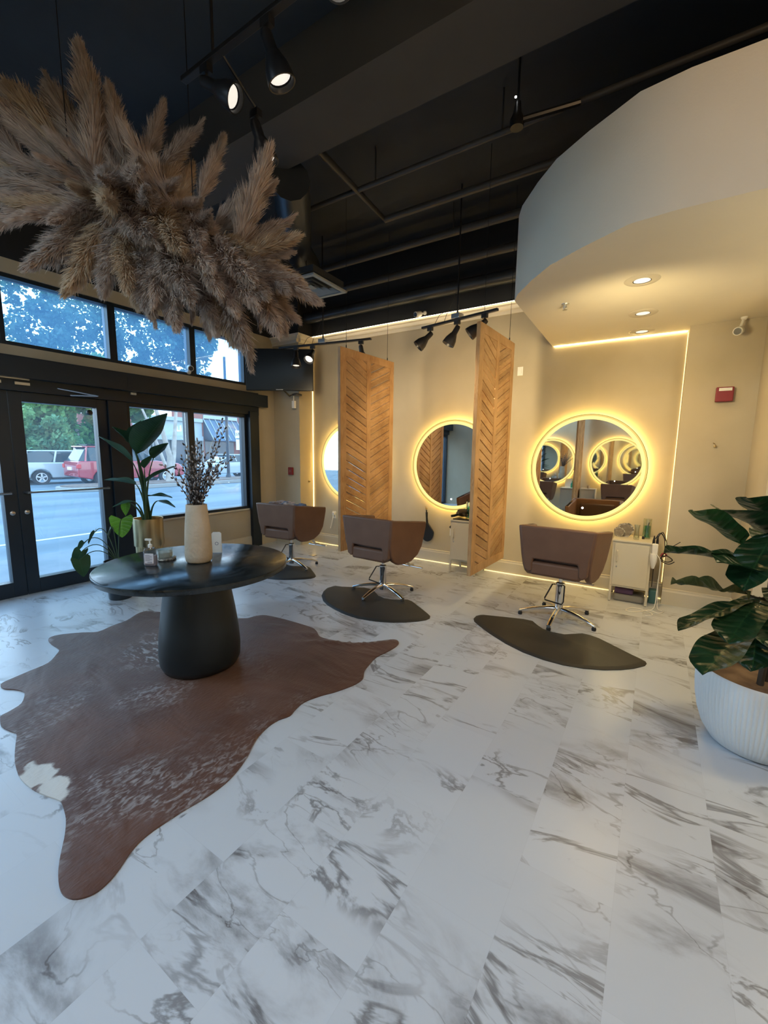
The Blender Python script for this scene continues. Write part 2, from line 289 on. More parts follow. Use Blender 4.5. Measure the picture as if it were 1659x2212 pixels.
# ------------------------------------------------------------------ geometry helpers
class B:
    def __init__(s): s.bm = bmesh.new()
    def _xf(s, vs, loc, rot):
        if rot: 
            mt = Euler(rot).to_matrix()
            for v in vs: v.co = mt @ v.co
        for v in vs: v.co += Vector(loc)
    def box(s, lo, hi, rot=None, mi=0):
        c = [(a+b)/2 for a, b in zip(lo, hi)]; d = [abs(b-a)/2 for a, b in zip(lo, hi)]
        vs = [s.bm.verts.new((x*d[0], y*d[1], z*d[2])) for x in (-1,1) for y in (-1,1) for z in (-1,1)]
        for f in ((0,1,3,2),(4,6,7,5),(0,4,5,1),(2,3,7,6),(0,2,6,4),(1,5,7,3)):
            s.bm.faces.new([vs[i] for i in f]).material_index = mi
        s._xf(vs, c, rot); return s
    def tube(s, pts, r, n=8, cap=True, mi=0):
        pts = [Vector(p) for p in pts]; k = len(pts)
        rs = r if isinstance(r, (list, tuple)) else [r]*k
        rings = []; up = None
        for i, p in enumerate(pts):
            t = (pts[min(i+1, k-1)] - pts[max(i-1, 0)]).normalized()
            if up is None:
                up = Vector((0,0,1)) if abs(t.z) < .9 else Vector((1,0,0))
                a = t.cross(up).normalized()
            else:
                a = (a - t*a.dot(t)).normalized()
            bb = t.cross(a)
            rings.append([s.bm.verts.new(p + (a*math.cos(2*PI*j/n) + bb*math.sin(2*PI*j/n))*rs[i]) for j in range(n)])
        for q in range(k-1):
            for j in range(n):
                s.bm.faces.new((rings[q][j], rings[q][(j+1)%n], rings[q+1][(j+1)%n], rings[q+1][j])).material_index = mi
        if cap:
            s.bm.faces.new(rings[0][::-1]).material_index = mi; s.bm.faces.new(rings[-1]).material_index = mi
        return s
    def lathe(s, prof, n=32, loc=(0,0,0), mi=0, rot=None, mod=None):
        rings = []; new = []
        for r, z in prof:
            if r <= 1e-5:
                v = s.bm.verts.new((0,0,z)); rings.append([v]); new.append(v)
            else:
                rg = []
                for j in range(n):
                    a = 2*PI*j/n; rr = r*(mod(a, z) if mod else 1)
                    v = s.bm.verts.new((rr*math.cos(a), rr*math.sin(a), z)); rg.append(v); new.append(v)
                rings.append(rg)
        for p, q in zip(rings, rings[1:]):
            for j in range(n):
                k = (j+1) % n
                if len(p) == 1 and len(q) == 1: continue
                if len(p) == 1: f = (p[0], q[j], q[k])
                elif len(q) == 1: f = (p[j], p[k], q[0])
                else: f = (p[j], p[k], q[k], q[j])
                s.bm.faces.new(f).material_index = mi
        s._xf(new, loc, rot); return s
    def prism(s, poly, lo, hi, axis='z', mi=0, rot=None, loc=(0,0,0)):
        def P(a, b, c):
            return {'z': (a,b,c), 'y': (a,c,b), 'x': (c,a,b)}[axis]
        A = [s.bm.verts.new(P(a, b, lo)) for a, b in poly]; D = [s.bm.verts.new(P(a, b, hi)) for a, b in poly]
        n = len(poly)
        s.bm.faces.new(A[::-1]).material_index = mi; s.bm.faces.new(D).material_index = mi
        for i in range(n): s.bm.faces.new((A[i], A[(i+1)%n], D[(i+1)%n], D[i])).material_index = mi
        s._xf(A+D, loc, rot); return s
    def ico(s, c, r, sub=2, scale=(1,1,1), mi=0):
        g = bmesh.ops.create_icosphere(s.bm, subdivisions=sub, radius=r)
        for v in g['verts']: v.co = Vector((v.co.x*scale[0], v.co.y*scale[1], v.co.z*scale[2])) + Vector(c)
        return s
    def quad(s, a, b, c, d, mi=0):
        s.bm.faces.new([s.bm.verts.new(p) for p in (a,b,c,d)]).material_index = mi; return s
    def obj(s, name, mats, parent=None, smooth=40, bevel=0, seg=2, fixn=True):
        me = bpy.data.meshes.new(name)
        if fixn: bmesh.ops.recalc_face_normals(s.bm, faces=s.bm.faces)
        s.bm.to_mesh(me); s.bm.free()
        if not isinstance(mats, (list, tuple)): mats = [mats]
        for m in mats: me.materials.append(M[m] if isinstance(m, str) else m)
        if smooth:
            me.polygons.foreach_set('use_smooth', [True]*len(me.polygons))
            me.set_sharp_from_angle(angle=R_(smooth))
        o = bpy.data.objects.new(name, me); C.objects.link(o)
        if parent: o.parent = parent
        if bevel:
            md = o.modifiers.new('bevel', 'BEVEL'); md.width = bevel; md.segments = seg; md.limit_method = 'ANGLE'; md.angle_limit = R_(35)
        return o
def thing(name, label, cat, loc=(0,0,0), rz=0, group=None):
    o = bpy.data.objects.new(name, None); C.objects.link(o); o.empty_display_size = .1
    o.location = loc; o.rotation_euler = (0,0,rz); o['label'] = label; o['category'] = cat
    if group: o['group'] = group
    return o
def tag(o, label, cat, group=None, kind=None):
    o['label'] = label; o['category'] = cat
    if group: o['group'] = group
    if kind: o['kind'] = kind
    return o
def struct(o): o['kind'] = 'structure'; return o
def at(o, loc, rz=0): o.location = loc; o.rotation_euler = (0,0,rz); return o
def copy_tree(o, parent=None):
    c = o.copy(); C.objects.link(c)
    if parent: c.parent = parent
    for ch in list(o.children): copy_tree(ch, c)
    return c
def kin(root, loc, rz, label, group=None):
    c = copy_tree(root); c.location = loc; c.rotation_euler = (0,0,rz); c['label'] = label
    if group: c['group'] = group
    return c
def light(name, kind, loc, energy, color, **k):
    l = bpy.data.lights.new(name, kind); l.energy = energy; l.color = color
    rot = k.pop('rot', None)
    for a, v in k.items(): setattr(l, a, v)
    o = bpy.data.objects.new(name, l); C.objects.link(o); o.location = loc
    if rot: o.rotation_euler = rot
    return o
M['labelwhite'] = simple('bottle label', (.75,.72,.76), .5); M['labelgrey'] = simple('label print', (.25,.24,.3), .5)
M['gel'] = foliage_mat('cloudy clear gel', (.70,.66,.72), (.74,.70,.76), .5, .2, 3); M['stone_core'] = simple('stone core', (.30,.26,.20), .7, c2=(.2,.17,.13), ns=30); M['dryer'] = simple('dark brown gloss', (.05,.035,.02), .3)
M['ledside'] = emis('led side strip', (1,.70,.30), 5); M['ledsoffit'] = emis('led soffit strip', (1,.74,.34), 14)
FS_ = (-4.12,4.51,.001)
SKY = 3.0; EXPO = .9
Z_ = (0,0,0)
LIGHTS = [('A',.3,-.6,3.5,22,(.60,.80,1),.6,Z_), ('A',-2.6,-.7,3.5,32,(.56,.78,1),.6,Z_), ('A',2.2,-.7,3.5,10,(.75,.86,1),.6,Z_), ('P',1.6,.9,3.3,34,(1,.62,.30),.25,Z_), ('P',1.25,3.0,1.9,15,(1,.78,.42),.2,Z_),  # cool fills behind camera, warm fills at right: all added, no fixtures
 ('S',-.3,3.2,2.25,36,(1,.77,.38),.15,(80,0,0)), ('S',-.22,4.43,2.70,30,(1,.68,.27),.08,Z_), ('S',1.6,3.3,2.70,24,(1,.78,.42),.1,Z_),  # warm spots; only the middle one has a fixture, the others are added fill
 ('S',-1.9,3.7,2.3,50,(1,.76,.42),.15,(70,0,0)), ('S',-3.7,3.7,2.3,26,(1,.76,.44),.15,(70,0,0))]  # added spots standing in for the track lights' wash, hung free of them
# ------------------------------------------------------------------ room shell
ZC = 4.2
b = B(); b.box((-5.5,-1.5,-.1), (3.1,5.4,0)); struct(b.obj('floor', 'floor', smooth=0))
b = B(); b.box((-5.5,-1.5,ZC), (3.1,5.4,ZC+.12)); struct(b.obj('ceiling', 'black_ceiling', smooth=0))
b = B(); b.box((-4.76,5.25,0), (3.0,5.4,3.27)); b.box((-5.5,5.25,3.27), (3.0,5.4,ZC), mi=1)
struct(b.obj('wall_back', ['plaster','black_wall'], smooth=0))
b = B(); b.box((-5.5,4.94,0), (-4.76,5.4,3.27)); b.box((-5.5,4.94,3.27), (-4.76,5.25,ZC), mi=1)
struct(b.obj('wall_column', ['plaster','black_wall'], smooth=0))
b = B(); b.prism([(.147,5.249),(.147,5.07),(.70,5.07),(.70,4.2),(2.999,4.2),(2.999,5.249)], 0, 2.72)
struct(b.obj('wall_back_right', 'plaster', smooth=0))
b = B()
for lo, hi, m_ in (((-5.5,2.64,0),(-5.32,4.94,.605),0), ((-5.5,-1.4,2.385),(-5.32,4.42,2.48),0), ((-5.5,4.42,2.1),(-5.32,4.94,3.27),0),
               ((-5.5,4.57,0),(-5.32,4.94,2.1),0), ((-5.5,-1.4,3.14),(-5.32,4.42,3.27),0), ((-5.5,-1.4,3.27),(-5.32,4.94,ZC),1)):
    b.box(lo, hi, mi=m_)
struct(b.obj('wall_left', ['plaster','black_wall'], smooth=0))
b = B(); b.box((-5.5,-1.5,0), (3.0,-1.4,3.27)); b.box((-5.5,-1.5,3.27), (3.0,-1.4,ZC), mi=1)
struct(b.obj('wall_front', ['plaster','black_wall'], smooth=0))
b = B(); b.box((3.0,-1.5,0), (3.1,5.4,3.27)); b.box((3.0,-1.5,3.27), (3.1,5.4,ZC), mi=1)
struct(b.obj('wall_right', ['plaster','black_wall'], smooth=0))
SOF = [[-1.12,5.25],[-1.078,3.579],[-1.019,3.451],[-0.853,3.224],[-0.699,3.048],[-0.495,2.9],[-0.237,2.745],[-0.025,2.716],[0.134,2.718],[0.315,2.719]]
b = B(); b.prism(SOF + [(1.2,2.73),(2.999,2.75),(2.999,5.249)], 2.72, 3.345)
struct(b.obj('trim_1', 'white_plaster', smooth=25))          # curved dropped soffit
b = B(); b.box((-5.32,2.34,3.8), (3.0,2.78,ZC)); struct(b.obj('trim_2', 'black_beam', smooth=0))   # ceiling beam
# crown moulding on the back wall and round the column
prof = [(0,3.15),(.012,3.15),(.016,3.19),(.03,3.20),(.036,3.235),(.06,3.25),(.062,3.272),(0,3.272)]
b = B()
b.prism([(5.25-p, z) for p, z in prof], -4.76, -1.1, axis='x')
b.prism([(4.94-p, z) for p, z in prof], -5.32, -4.70, axis='x')
b.prism([(-4.76+p, z) for p, z in prof], 4.88, 5.25, axis='y')
struct(b.obj('trim_3', 'crownpaint', smooth=0))
bp = [(0,0),(.018,0),(.018,.135),(.012,.15),(.012,.165),(0,.17)]
b = B(); b.prism([(5.25-p, z) for p, z in bp], -4.76, .147, axis='x'); struct(b.obj('baseboard_back', 'trimpaint', smooth=0))
b = B(); b.prism([(5.07-p, z) for p, z in bp], .147, .70, axis='x'); b.prism([(.70-p, z) for p, z in bp], 4.2, 5.07, axis='y')
struct(b.obj('baseboard_right', 'trimpaint', smooth=0))
b = B(); b.prism([(-5.32+p, z) for p, z in bp], 2.64, 4.40, axis='y'); b.prism([(-5.32+p, z) for p, z in bp], 4.57, 4.94, axis='y')
b.prism([(4.94-p, z) for p, z in bp], -5.30, -4.76, axis='x'); b.prism([(-4.76+p, z) for p, z in bp], 4.94, 5.23, axis='y')
struct(b.obj('baseboard_left', 'trimpaint', smooth=0))
# LED strips
def strip(lo, hi, label, m_='ledstrip'):
    b = B(); b.box(lo, hi); tag(b.obj('led_strip', m_, smooth=0), label, 'light strip')
strip((-4.68,5.160,3.262), (-1.13,5.164,3.266), 'warm glowing light strip running along the top of the crown moulding', 'ledcrown')
strip((-4.757,5.240,.18), (-4.753,5.244,3.14), 'warm upright light strip in the inner corner beside the column', 'ledside')
strip((.139,5.240,.18), (.145,5.246,2.70), 'warm upright light strip at the right end of the mirror wall')
strip((-1.10,5.240,2.712), (.134,5.246,2.718), 'warm light strip under the edge of the curved white soffit', 'ledsoffit')
strip((-4.74,5.224,.002), (.147,5.229,.007), 'warm light strip on the floor along the foot of the mirror wall')
# ------------------------------------------------------------------ storefront
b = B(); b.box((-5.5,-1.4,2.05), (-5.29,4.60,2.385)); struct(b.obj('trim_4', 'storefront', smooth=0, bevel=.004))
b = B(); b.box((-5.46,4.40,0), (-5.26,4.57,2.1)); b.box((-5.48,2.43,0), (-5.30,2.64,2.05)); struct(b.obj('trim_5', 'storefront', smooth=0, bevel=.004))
def window(n, y0, y1, z0, z1, fw, gm, sill=False):
    b = B(); x0, x1 = -5.47, -5.34
    b.box((x0,y0,z0), (x1,y0+fw,z1)); b.box((x0,y1-fw,z0), (x1,y1,z1)); b.box((x0,y0+fw,z0), (x1,y1-fw,z0+fw)); b.box((x0,y0+fw,z1-fw), (x1,y1-fw,z1))
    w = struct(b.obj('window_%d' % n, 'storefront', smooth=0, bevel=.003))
    p = B(); p.box((-5.415,y0+fw,z0+fw), (-5.405,y1-fw,z1-fw)); p.obj('pane', gm, w, smooth=0)
    if sill:
        p = B(); p.box((-5.34,y0,z0-.012), (-5.30,y1,z0+.012)); q = p.obj('sill_edge', 'sillmetal', w, smooth=0); q['label'] = 'silver metal sill edge'
    return w
tr = [-1.4,-.45,.55,1.55,2.555,3.55,4.42]
for i in range(6): window(i+1, tr[i], tr[i+1], 2.48, 3.14, .04, 'glass_hazy')
window(7, 2.64, 3.475, .605, 2.05, .045, 'glass', True)
window(8, 3.475, 4.40, .605, 2.05, .045, 'glass', True)
window(9, -1.4, .68, 0, 2.05, .06, 'glass')
def door(n, y0, y1, hinge):
    x0, x1 = -5.44, -5.33
    b = B(); st = .105
    b.box((x0,y0,.01), (x1,y0+st,2.05)); b.box((x0,y1-st,.01), (x1,y1,2.05)); b.box((x0,y0+st,.01), (x1,y1-st,.16)); b.box((x0,y0+st,1.955), (x1,y1-st,2.05))
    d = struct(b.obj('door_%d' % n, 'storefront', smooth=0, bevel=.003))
    p = B(); p.box((-5.39,y0+st,.16), (-5.38,y1-st,1.955)); p.obj('glass', 'glass', d, smooth=0)
    p = B(); p.tube([(-5.33,y0+.05,1.06),(-5.27,y0+.06,1.06),(-5.27,y1-.06,1.06),(-5.33,y1-.05,1.06)], .012, 8); p.obj('push_bar', 'steel', d)
    my = y0+.055 if hinge > 0 else y1-.055
    p = B(); p.lathe([(0,0),(.022,0),(.022,.015),(.012,.02),(0,.02)], 16, (-5.33,my,.86), rot=(0,PI/2,0)); p.obj('lock', 'steel', d)
    p = B(); yh = y1-.1 if hinge > 0 else y0+.1
    p.tube([(-5.32,yh-.3*hinge,2.06),(-5.16,yh-.05*hinge,2.07)], .009, 6); p.tube([(-5.16,yh-.05*hinge,2.07),(-5.3,yh-.38*hinge,2.12)], .009, 6)
    p.obj('door_closer', 'steel', d)
    return d
door(1, 1.553, 2.43, 1); door(2, .68, 1.547, -1)
p = B(); p.box((-5.29,1.25,2.16), (-5.27,1.72,2.19)); p.box((-5.29,1.60,2.11), (-5.27,1.72,2.135)); p.box((-5.29,1.38,2.11), (-5.27,1.50,2.135))
tag(p.obj('magnetic_lock', 'steel', smooth=0), 'grey magnetic lock plates on the black header above the glass doors', 'lock')
p = B(); p.lathe([(0,0),(.03,0),(.03,.02),(.02,.035),(0,.035)], 16, (-5.375,2.265,1.90), rot=(0,PI/2,0)); tag(p.obj('door_sensor', 'blackplastic'), 'small round black sensor on the glass door near its top right corner', 'sensor')
b = B(); b.box((-5.29,-1.39,2.17), (-5.17,4.68,2.35)); b.box((-5.17,2.6,2.172), (-5.168,2.603,2.348))
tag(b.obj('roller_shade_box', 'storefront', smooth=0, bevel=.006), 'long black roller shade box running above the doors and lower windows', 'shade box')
b = B(); b.box((-5.29,2.68,2.14), (-5.268,2.74,2.165)); tag(b.obj('door_sticker', 'whiteplastic', smooth=0), 'tiny white sticker under the shade box above the middle window', 'sticker')
# ------------------------------------------------------------------ ceiling services
def pipe(pts, r, label, name='sprinkler_pipe', m_='pipe'):
    b = B(); b.tube(pts, r, 12); return tag(b.obj(name, m_), label, 'pipe')
pipe([(-3.2,3.45,3.9),(2.9,3.45,3.9)], .022, 'thin dark sprinkler pipe hanging nearest the big ceiling beam')
pipe([(-2.5,2.80,3.9),(-2.6,4.0,3.9),(2.9,4.0,3.9)], .032, 'dark pipe that bends at a corner under the black ceiling')
pipe([(-4.2,4.6,3.9),(2.9,4.6,3.9)], .04, 'straight dark pipe third from the beam under the ceiling')
pipe([(-4.0,4.82,3.7),(2.9,4.82,3.7)], .045, 'dark conduit pipe just above the lowest thick duct')
pipe([(-4.75,5.10,3.52),(-1.0,5.10,3.52),(2.9,5.10,3.52)], .075, 'thick round dark duct lying low along the wall above the crown', 'air_duct', 'duct')
for i, (x, y) in enumerate([(-2.35,3.45),(-1.2,3.45),(-2.1,4.6),(-.9,4.6)]):
    b = B(); b.tube([(x,y,3.92),(x,y,ZC-.001)], .007, 6)
    tag(b.obj('pipe_hanger', 'pipe'), ['thin rod holding the pipe nearest the beam, left one','thin rod holding the pipe nearest the beam, right one','thin rod holding the third pipe, left one','thin rod holding the third pipe, right one'][i], 'rod')
pipe([(-2.75,2.79,3.72),(-3.25,3.35,3.72),(-3.8,3.95,3.86),(-4.0,4.35,3.86)], .16, 'fat round dark duct leading down to the square vent', 'air_duct', 'duct')
pipe([(-5.2,-.6,3.85),(-4.2,.4,3.95),(-1.9,1.35,4.0),(-.6,2.2,4.02)], .12, 'round dark duct crossing the ceiling above the dried grass', 'air_duct', 'duct')
# square ceiling vent
vt = thing('ceiling_vent', 'square grey louvred ceiling vent beside the hanging dried grass', 'vent', (-3.62,3.97,3.40), R_(2))
b = B(); s_ = .31
def sqring(b, o, i, z0, z1):
    for lo, hi in (((-o,-o,z0),(o,-i,z1)), ((-o,i,z0),(o,o,z1)), ((-o,-i,z0),(-i,i,z1)), ((i,-i,z0),(o,i,z1))): b.box(lo, hi)
sqring(b, s_, s_-.045, 0, .02); b.obj('frame', 'steel_dim' if 'steel_dim' in M else 'stucco_dark', vt, smooth=0)
b = B()
for k in range(3):
    o = .245-.07*k
    A = [(-o,-o,.005),(o,-o,.005),(o,o,.005),(-o,o,.005)]; D = [(x*(o-.045)/o, y*(o-.045)/o, .05) for x, y, z in A]
    for q in range(4): b.quad(A[q], A[(q+1)%4], D[(q+1)%4], D[q])
b.box((-.06,-.06,.012), (.06,.06,.018)); b.obj('louvre', 'stucco_dark', vt, smooth=0)
b = B(); b.box((-.28,-.28,.055), (.28,.28,.12)); b.obj('vent_box', 'black_ceiling', vt, smooth=0)
b = B(); b.tube([(-3.70,4.0,3.60),(-3.72,4.0,ZC-.001)], .006, 6); tag(b.obj('vent_hanger', 'pipe'), 'thin rod above the square ceiling vent', 'rod')
# dark smoke-detector like device with tiny light, hung from a pipe
b = B(); b.lathe([(0,0),(.045,0),(.05,.05),(.03,.09),(.02,.16),(0,.16)], 16, (-1.03,3.26,3.76)); b.tube([(-1.03,3.26,3.9),(-1.03,3.26,ZC-.001)], .008, 6); b.tube([(-1.0,3.26,3.80),(-.65,3.4,3.86)], .02, 8)
dv = tag(b.obj('ceiling_speaker', 'blackplastic'), 'small black device with a tiny white light near the curved soffit', 'ceiling device')
b = B(); b.ico((-1.035,3.22,3.93), .008, 1); b.obj('indicator_light', 'touch', dv)
# recessed lights in the soffit
def downlight(x, y, label):
    t = thing('recessed_light', label, 'ceiling light', (x,y,2.72), group='recessed lights in the soffit')
    b = B(); b.lathe([(.055,-.001),(.060,-.008),(.105,-.006),(.112,-.001),(.112,.0)], 36); q = b.obj('trim_ring', 'gold' if 0 else 'trimpaint', t)
    b = B(); b.lathe([(.056,-.002),(.05,-.0035),(.03,-.003),(0,-.003)], 28); b.obj('lens', 'lens', t)
    b = B(); b.lathe([(.056,-.003),(.062,-.006),(.052,-.005)], 28); b.obj('baffle', 'blackmetal', t)
downlight(-.202,3.622, 'largest looking recessed light, nearest the curved edge of the soffit')
downlight(-.218,4.427, 'middle one of the three recessed lights in the soffit')
downlight(-.244,5.05, 'recessed light in the soffit closest to the mirror wall')
sp_ = thing('fire_sprinkler', 'small metal sprinkler head under the white curved soffit', 'sprinkler', (-.745,3.86,2.72))
b = B(); b.lathe([(0,0),(.03,0),(.028,-.006),(.01,-.008),(.008,-.03),(0,-.03)], 16); b.tube([(-.012,0,-.01),(-.014,0,-.03),(0,0,-.042)], .003, 5); b.tube([(.012,0,-.01),(.014,0,-.03),(0,0,-.042)], .003, 5); b.obj('body', 'steel', sp_)
b = B(); b.lathe([(0,-.042),(.018,-.042),(.018,-.045),(0,-.045)], 12); b.obj('deflector', 'steel', sp_)
# ------------------------------------------------------------------ track lights
def track_head(parent, x, y, z, aim, lens='lens', s=1):
    """aim: unit vector the lamp points to, in the track's frame"""
    h_ = B(); h_.box((x-.03,y-.018,z-.05), (x+.03,y+.018,z-.012)); h_.tube([(x,y,z-.05),(x,y,z-.085)], .007, 8)
    hd = h_.obj('lamp_head', 'blackmetal', parent)
    d = Vector(aim).normalized(); q = d.to_track_quat('-Z', 'Y').to_matrix(); o = Vector((x, y, z-.09))
    c = B(); prof = [(0,.05),(.022,.048),(.028,.03),(.030,-.035*s),(.040,-.055*s),(.060,-.105*s),(.067,-.150*s),(.067,-.165*s),(.060,-.165*s),(.054,-.145*s)]
    c.lathe(prof, 24)
    for v in c.bm.verts: v.co = q @ v.co + o + d*.02
    c.obj('shade', 'blackmetal', hd)
    l = B(); l.lathe([(.050,-.138*s),(.03,-.141*s),(0,-.142*s)], 20)
    for v in l.bm.verts: v.co = q @ v.co + o + d*.02
    l.obj('lens', lens, hd)
def track(loc, rz, half, label, heads, stem=True, grp='track lights'):
    t = thing('track_light', label, 'track light', loc, rz, grp)
    b = B(); b.box((-half,-.018,-.012), (half,.018,.012)); b.obj('rail', 'blackmetal', t, smooth=0, bevel=.003)
    if stem:
        b = B(); b.tube([(0,0,.01),(0,0,ZC-loc[2]-.001)], .009, 8); b.obj('stem', 'blackmetal', t)
        b = B(); b.box((-.05,-.045,.005), (.05,.045,.055)); b.obj('junction_box', 'steel', t, smooth=0, bevel=.004)
        b = B(); b.tube([(-.02,0,.3),(-.08,.02,.2),(-.14,0,.08),(-.17,0,.01)], .003, 5); b.tube([(-.01,0,.12),(-.12,.03,.14),(-.24,0,.09),(-.30,0,.01)], .003, 5); b.obj('wire', 'blackmetal', t)
    for x, aim in heads: track_head(t, x, 0, 0, aim)
    return t
track((-1.905,4.35,2.9), R_(-11.6), .475, 'black track light hanging from a stem between the two wooden screens', [(-.36,(-.55,-.55,-.75)),(-.0,(-.4,-.3,-.9)),(.33,(-.75,-.5,-.7))])
track((-3.81,4.41,2.9), R_(9.9), .69, 'black track light hanging in front of the wall television', [(-.42,(.12,-.2,-1)),(-.16,(.1,-.75,-.75)),(.55,(.1,.25,-1))])
t3 = track((-1.6,1.59,3.5), 0, .76, 'large near track light under the ceiling above the dried grass', [(-.56,(.8,.35,-.5)),(-.10,(.22,.3,-1)),(.36,(.35,-.75,-.75))], stem=False)
track_head(t3, -.44, .22, -.12, (.2,.25,-1))
for x in (-.5,.5): b = B(); b.tube([(x,0,.01),(x,0,ZC-3.501)], .008, 8); b.obj('stem', 'blackmetal', t3)
b = B(); b.tube([(-.44,.0,.0),(-.44,.22,-.12)], .008, 6); b.obj('arm', 'blackmetal', t3)
track((-.3,1.1,3.6), 0, .6, 'black ceiling track light just above the photographer, small white lamp faces', [(-.45,(.1,.2,-1)),(.1,(.1,-.2,-1))])
# ------------------------------------------------------------------ security cameras and wall bits
def cam_bullet(loc, aim, label, mount):
    t = thing('security_camera', label, 'camera', loc); q = Vector(aim).normalized().to_track_quat('-Z', 'Y').to_matrix()
    b = B(); b.lathe([(0,.05),(.03,.05),(.036,.03),(.036,-.05),(.03,-.056),(.0,-.056)], 20)
    for v in b.bm.verts: v.co = q @ v.co
    b.obj('body', 'whiteplastic', t)
    b = B(); b.lathe([(0,-.0575),(.028,-.0575),(.028,-.05)], 20)
    for v in b.bm.verts: v.co = q @ v.co
    b.obj('lens', 'blackplastic', t)
    b = B(); b.tube([(0,0,.0),mount], .011, 8); b.ico(mount, .028, 2); b.obj('bracket', 'whiteplastic', t)
cam_bullet((-2.80,5.13,3.30), (-.3,-1,-.35), 'small white security camera on the black wall above the crown', (.05,.09,.03))
cam_bullet((.50,4.95,2.60), (-.3,-1,-.3), 'white security camera with black face at the top of the right wall', (.03,.04,.12))
cam_bullet((-5.22,3.42,2.56), (1,-.4,-.3), 'little white camera on the tan ledge in front of the upper windows', (-.03,0,-.05))
def outlet(loc, w, h_, label, axis='y', gang=1):
    b = B()
    if axis == 'y': b.box((-w/2,-.006,-h_/2), (w/2,0,h_/2))
    o = thing('wall_outlet', label, 'outlet', loc)
    b.obj('cover_plate', 'whiteplastic', o, smooth=0, bevel=.002)
    b = B()
    for g in range(gang):
        x = (g-(gang-1)/2)*.045
        for z in (-.02,.02): b.box((x-.014,-.009,z-.012), (x+.014,-.006,z+.012))
    b.obj('socket', 'trimpaint', o, smooth=0, bevel=.001)
    return o
wo = outlet((-4.32,5.25,.50), .075, .115, 'white wall outlet low on the wall beside the leftmost round mirror')
outlet((-2.24,5.25,.45), .12, .115, 'double white wall outlet next to the small cabinet', gang=2)
b = B(); b.box((-1.50,5.243,2.43), (-1.435,5.25,2.53)); b.box((-1.485,5.238,2.45), (-1.45,5.243,2.51)); tag(b.obj('light_switch', 'whiteplastic', smooth=0, bevel=.002), 'white wall switch plate high on the wall right of the screen', 'switch')
cd = B(); cd.tube([(-4.32,5.24,.52),(-4.31,5.2,.46),(-4.33,5.19,.36),(-4.37,5.21,.28)], .005, 6); cd.box((-4.34,5.215,.5), (-4.30,5.24,.54)); cdo = cd.obj('cord', 'whiteplastic', wo); cdo.location = (4.32,-5.25,-.50)
al = thing('fire_alarm', 'red fire alarm box high on the right wall', 'fire alarm', (.46,5.07,2.07))
b = B(); b.box((-.065,-.05,-.065), (.065,0,.065)); b.obj('body', 'red', al, smooth=0, bevel=.006)
b = B(); b.box((-.045,-.054,.030), (.050,-.05,.056)); b.obj('flasher', 'whiteplastic', al, smooth=0)
al = thing('fire_alarm', 'small dark red alarm box on the column beside the television', 'fire alarm', (-4.95,4.94,1.19))
b = B(); b.box((-.045,-.035,-.06), (.045,0,.06)); b.obj('body', 'red', al, smooth=0, bevel=.005)
b = B(); b.box((-.02,-.038,-.02), (.02,-.035,.02)); b.obj('badge', 'whiteplastic' if 0 else 'brick', al, smooth=0)
def hook(loc, rz, label):
    t = B(); t.lathe([(0,0),(.014,0),(.014,.005),(0,.006)], 12, rot=(PI/2,0,0)); t.tube([(0,-.004,0),(0,-.03,-.006),(0,-.036,.012)], .004, 6); t.tube([(0,-.004,.02),(-.018,-.02,.03)], .003, 5)
    return at(tag(t.obj('wall_hook', 'gold'), label, 'hook'), loc, rz)
hook((-4.757,5.13,1.02), R_(90), 'tiny brass hook on the lit side of the column')
hook((.44,5.068,1.60), 0, 'small brass hook on the right wall under the fire alarm')
hook((-2.66,5.248,.735), 0, 'small brass hook under the middle mirror holding the black paddle')
# television
tv = thing('television', 'flat black wall television angled beside the upper windows', 'television', (-4.68,4.46,2.66), R_(32.8))
b = B(); b.box((-.485,0,-.29), (.485,.05,.29)); b.obj('case', 'tvblack', tv, smooth=0, bevel=.006)
b = B(); b.box((-.47,-.003,-.265), (.47,.001,.275)); b.obj('screen', 'tvscreen', tv, smooth=0)
b = B(); b.box((-.05,-.006,-.283), (.05,-.002,-.272)); b.obj('badge', 'steel', tv, smooth=0)
b = B(); b.box((-.15,.05,-.12), (.15,.07,.12)); b.tube([(0,.06,0),(.10,.22,-.02),(.16,.40,0)], .02, 8); b.tube([(.05,.07,-.28),(.1,.2,-.34),(.12,.34,-.3)], .012, 6); b.obj('wall_bracket', 'blackmetal', tv, smooth=0)
b = B(); b.lathe([(0,0),(.07,0),(.075,.02),(.04,.035),(0,.035)], 20, (-4.55,4.68,2.315)); tag(b.obj('motion_sensor', 'blackplastic'), 'round black device under the television', 'sensor')
b = B(); b.box((-4.80,4.82,2.16), (-4.75,4.86,2.27)); b.tube([(-4.78,4.84,2.27),(-4.72,4.78,2.33)], .008, 6); tag(b.obj('small_sensor', 'whiteplastic', smooth=0), 'small white sensor on the column below the television', 'sensor')
b = B(); b.box((-.045,-.045,0), (.045,.045,.006)); at(tag(b.obj('floor_socket', 'steel', smooth=0, bevel=.002), 'small square metal socket plate set in the floor by the far chair', 'floor socket'), FS_)
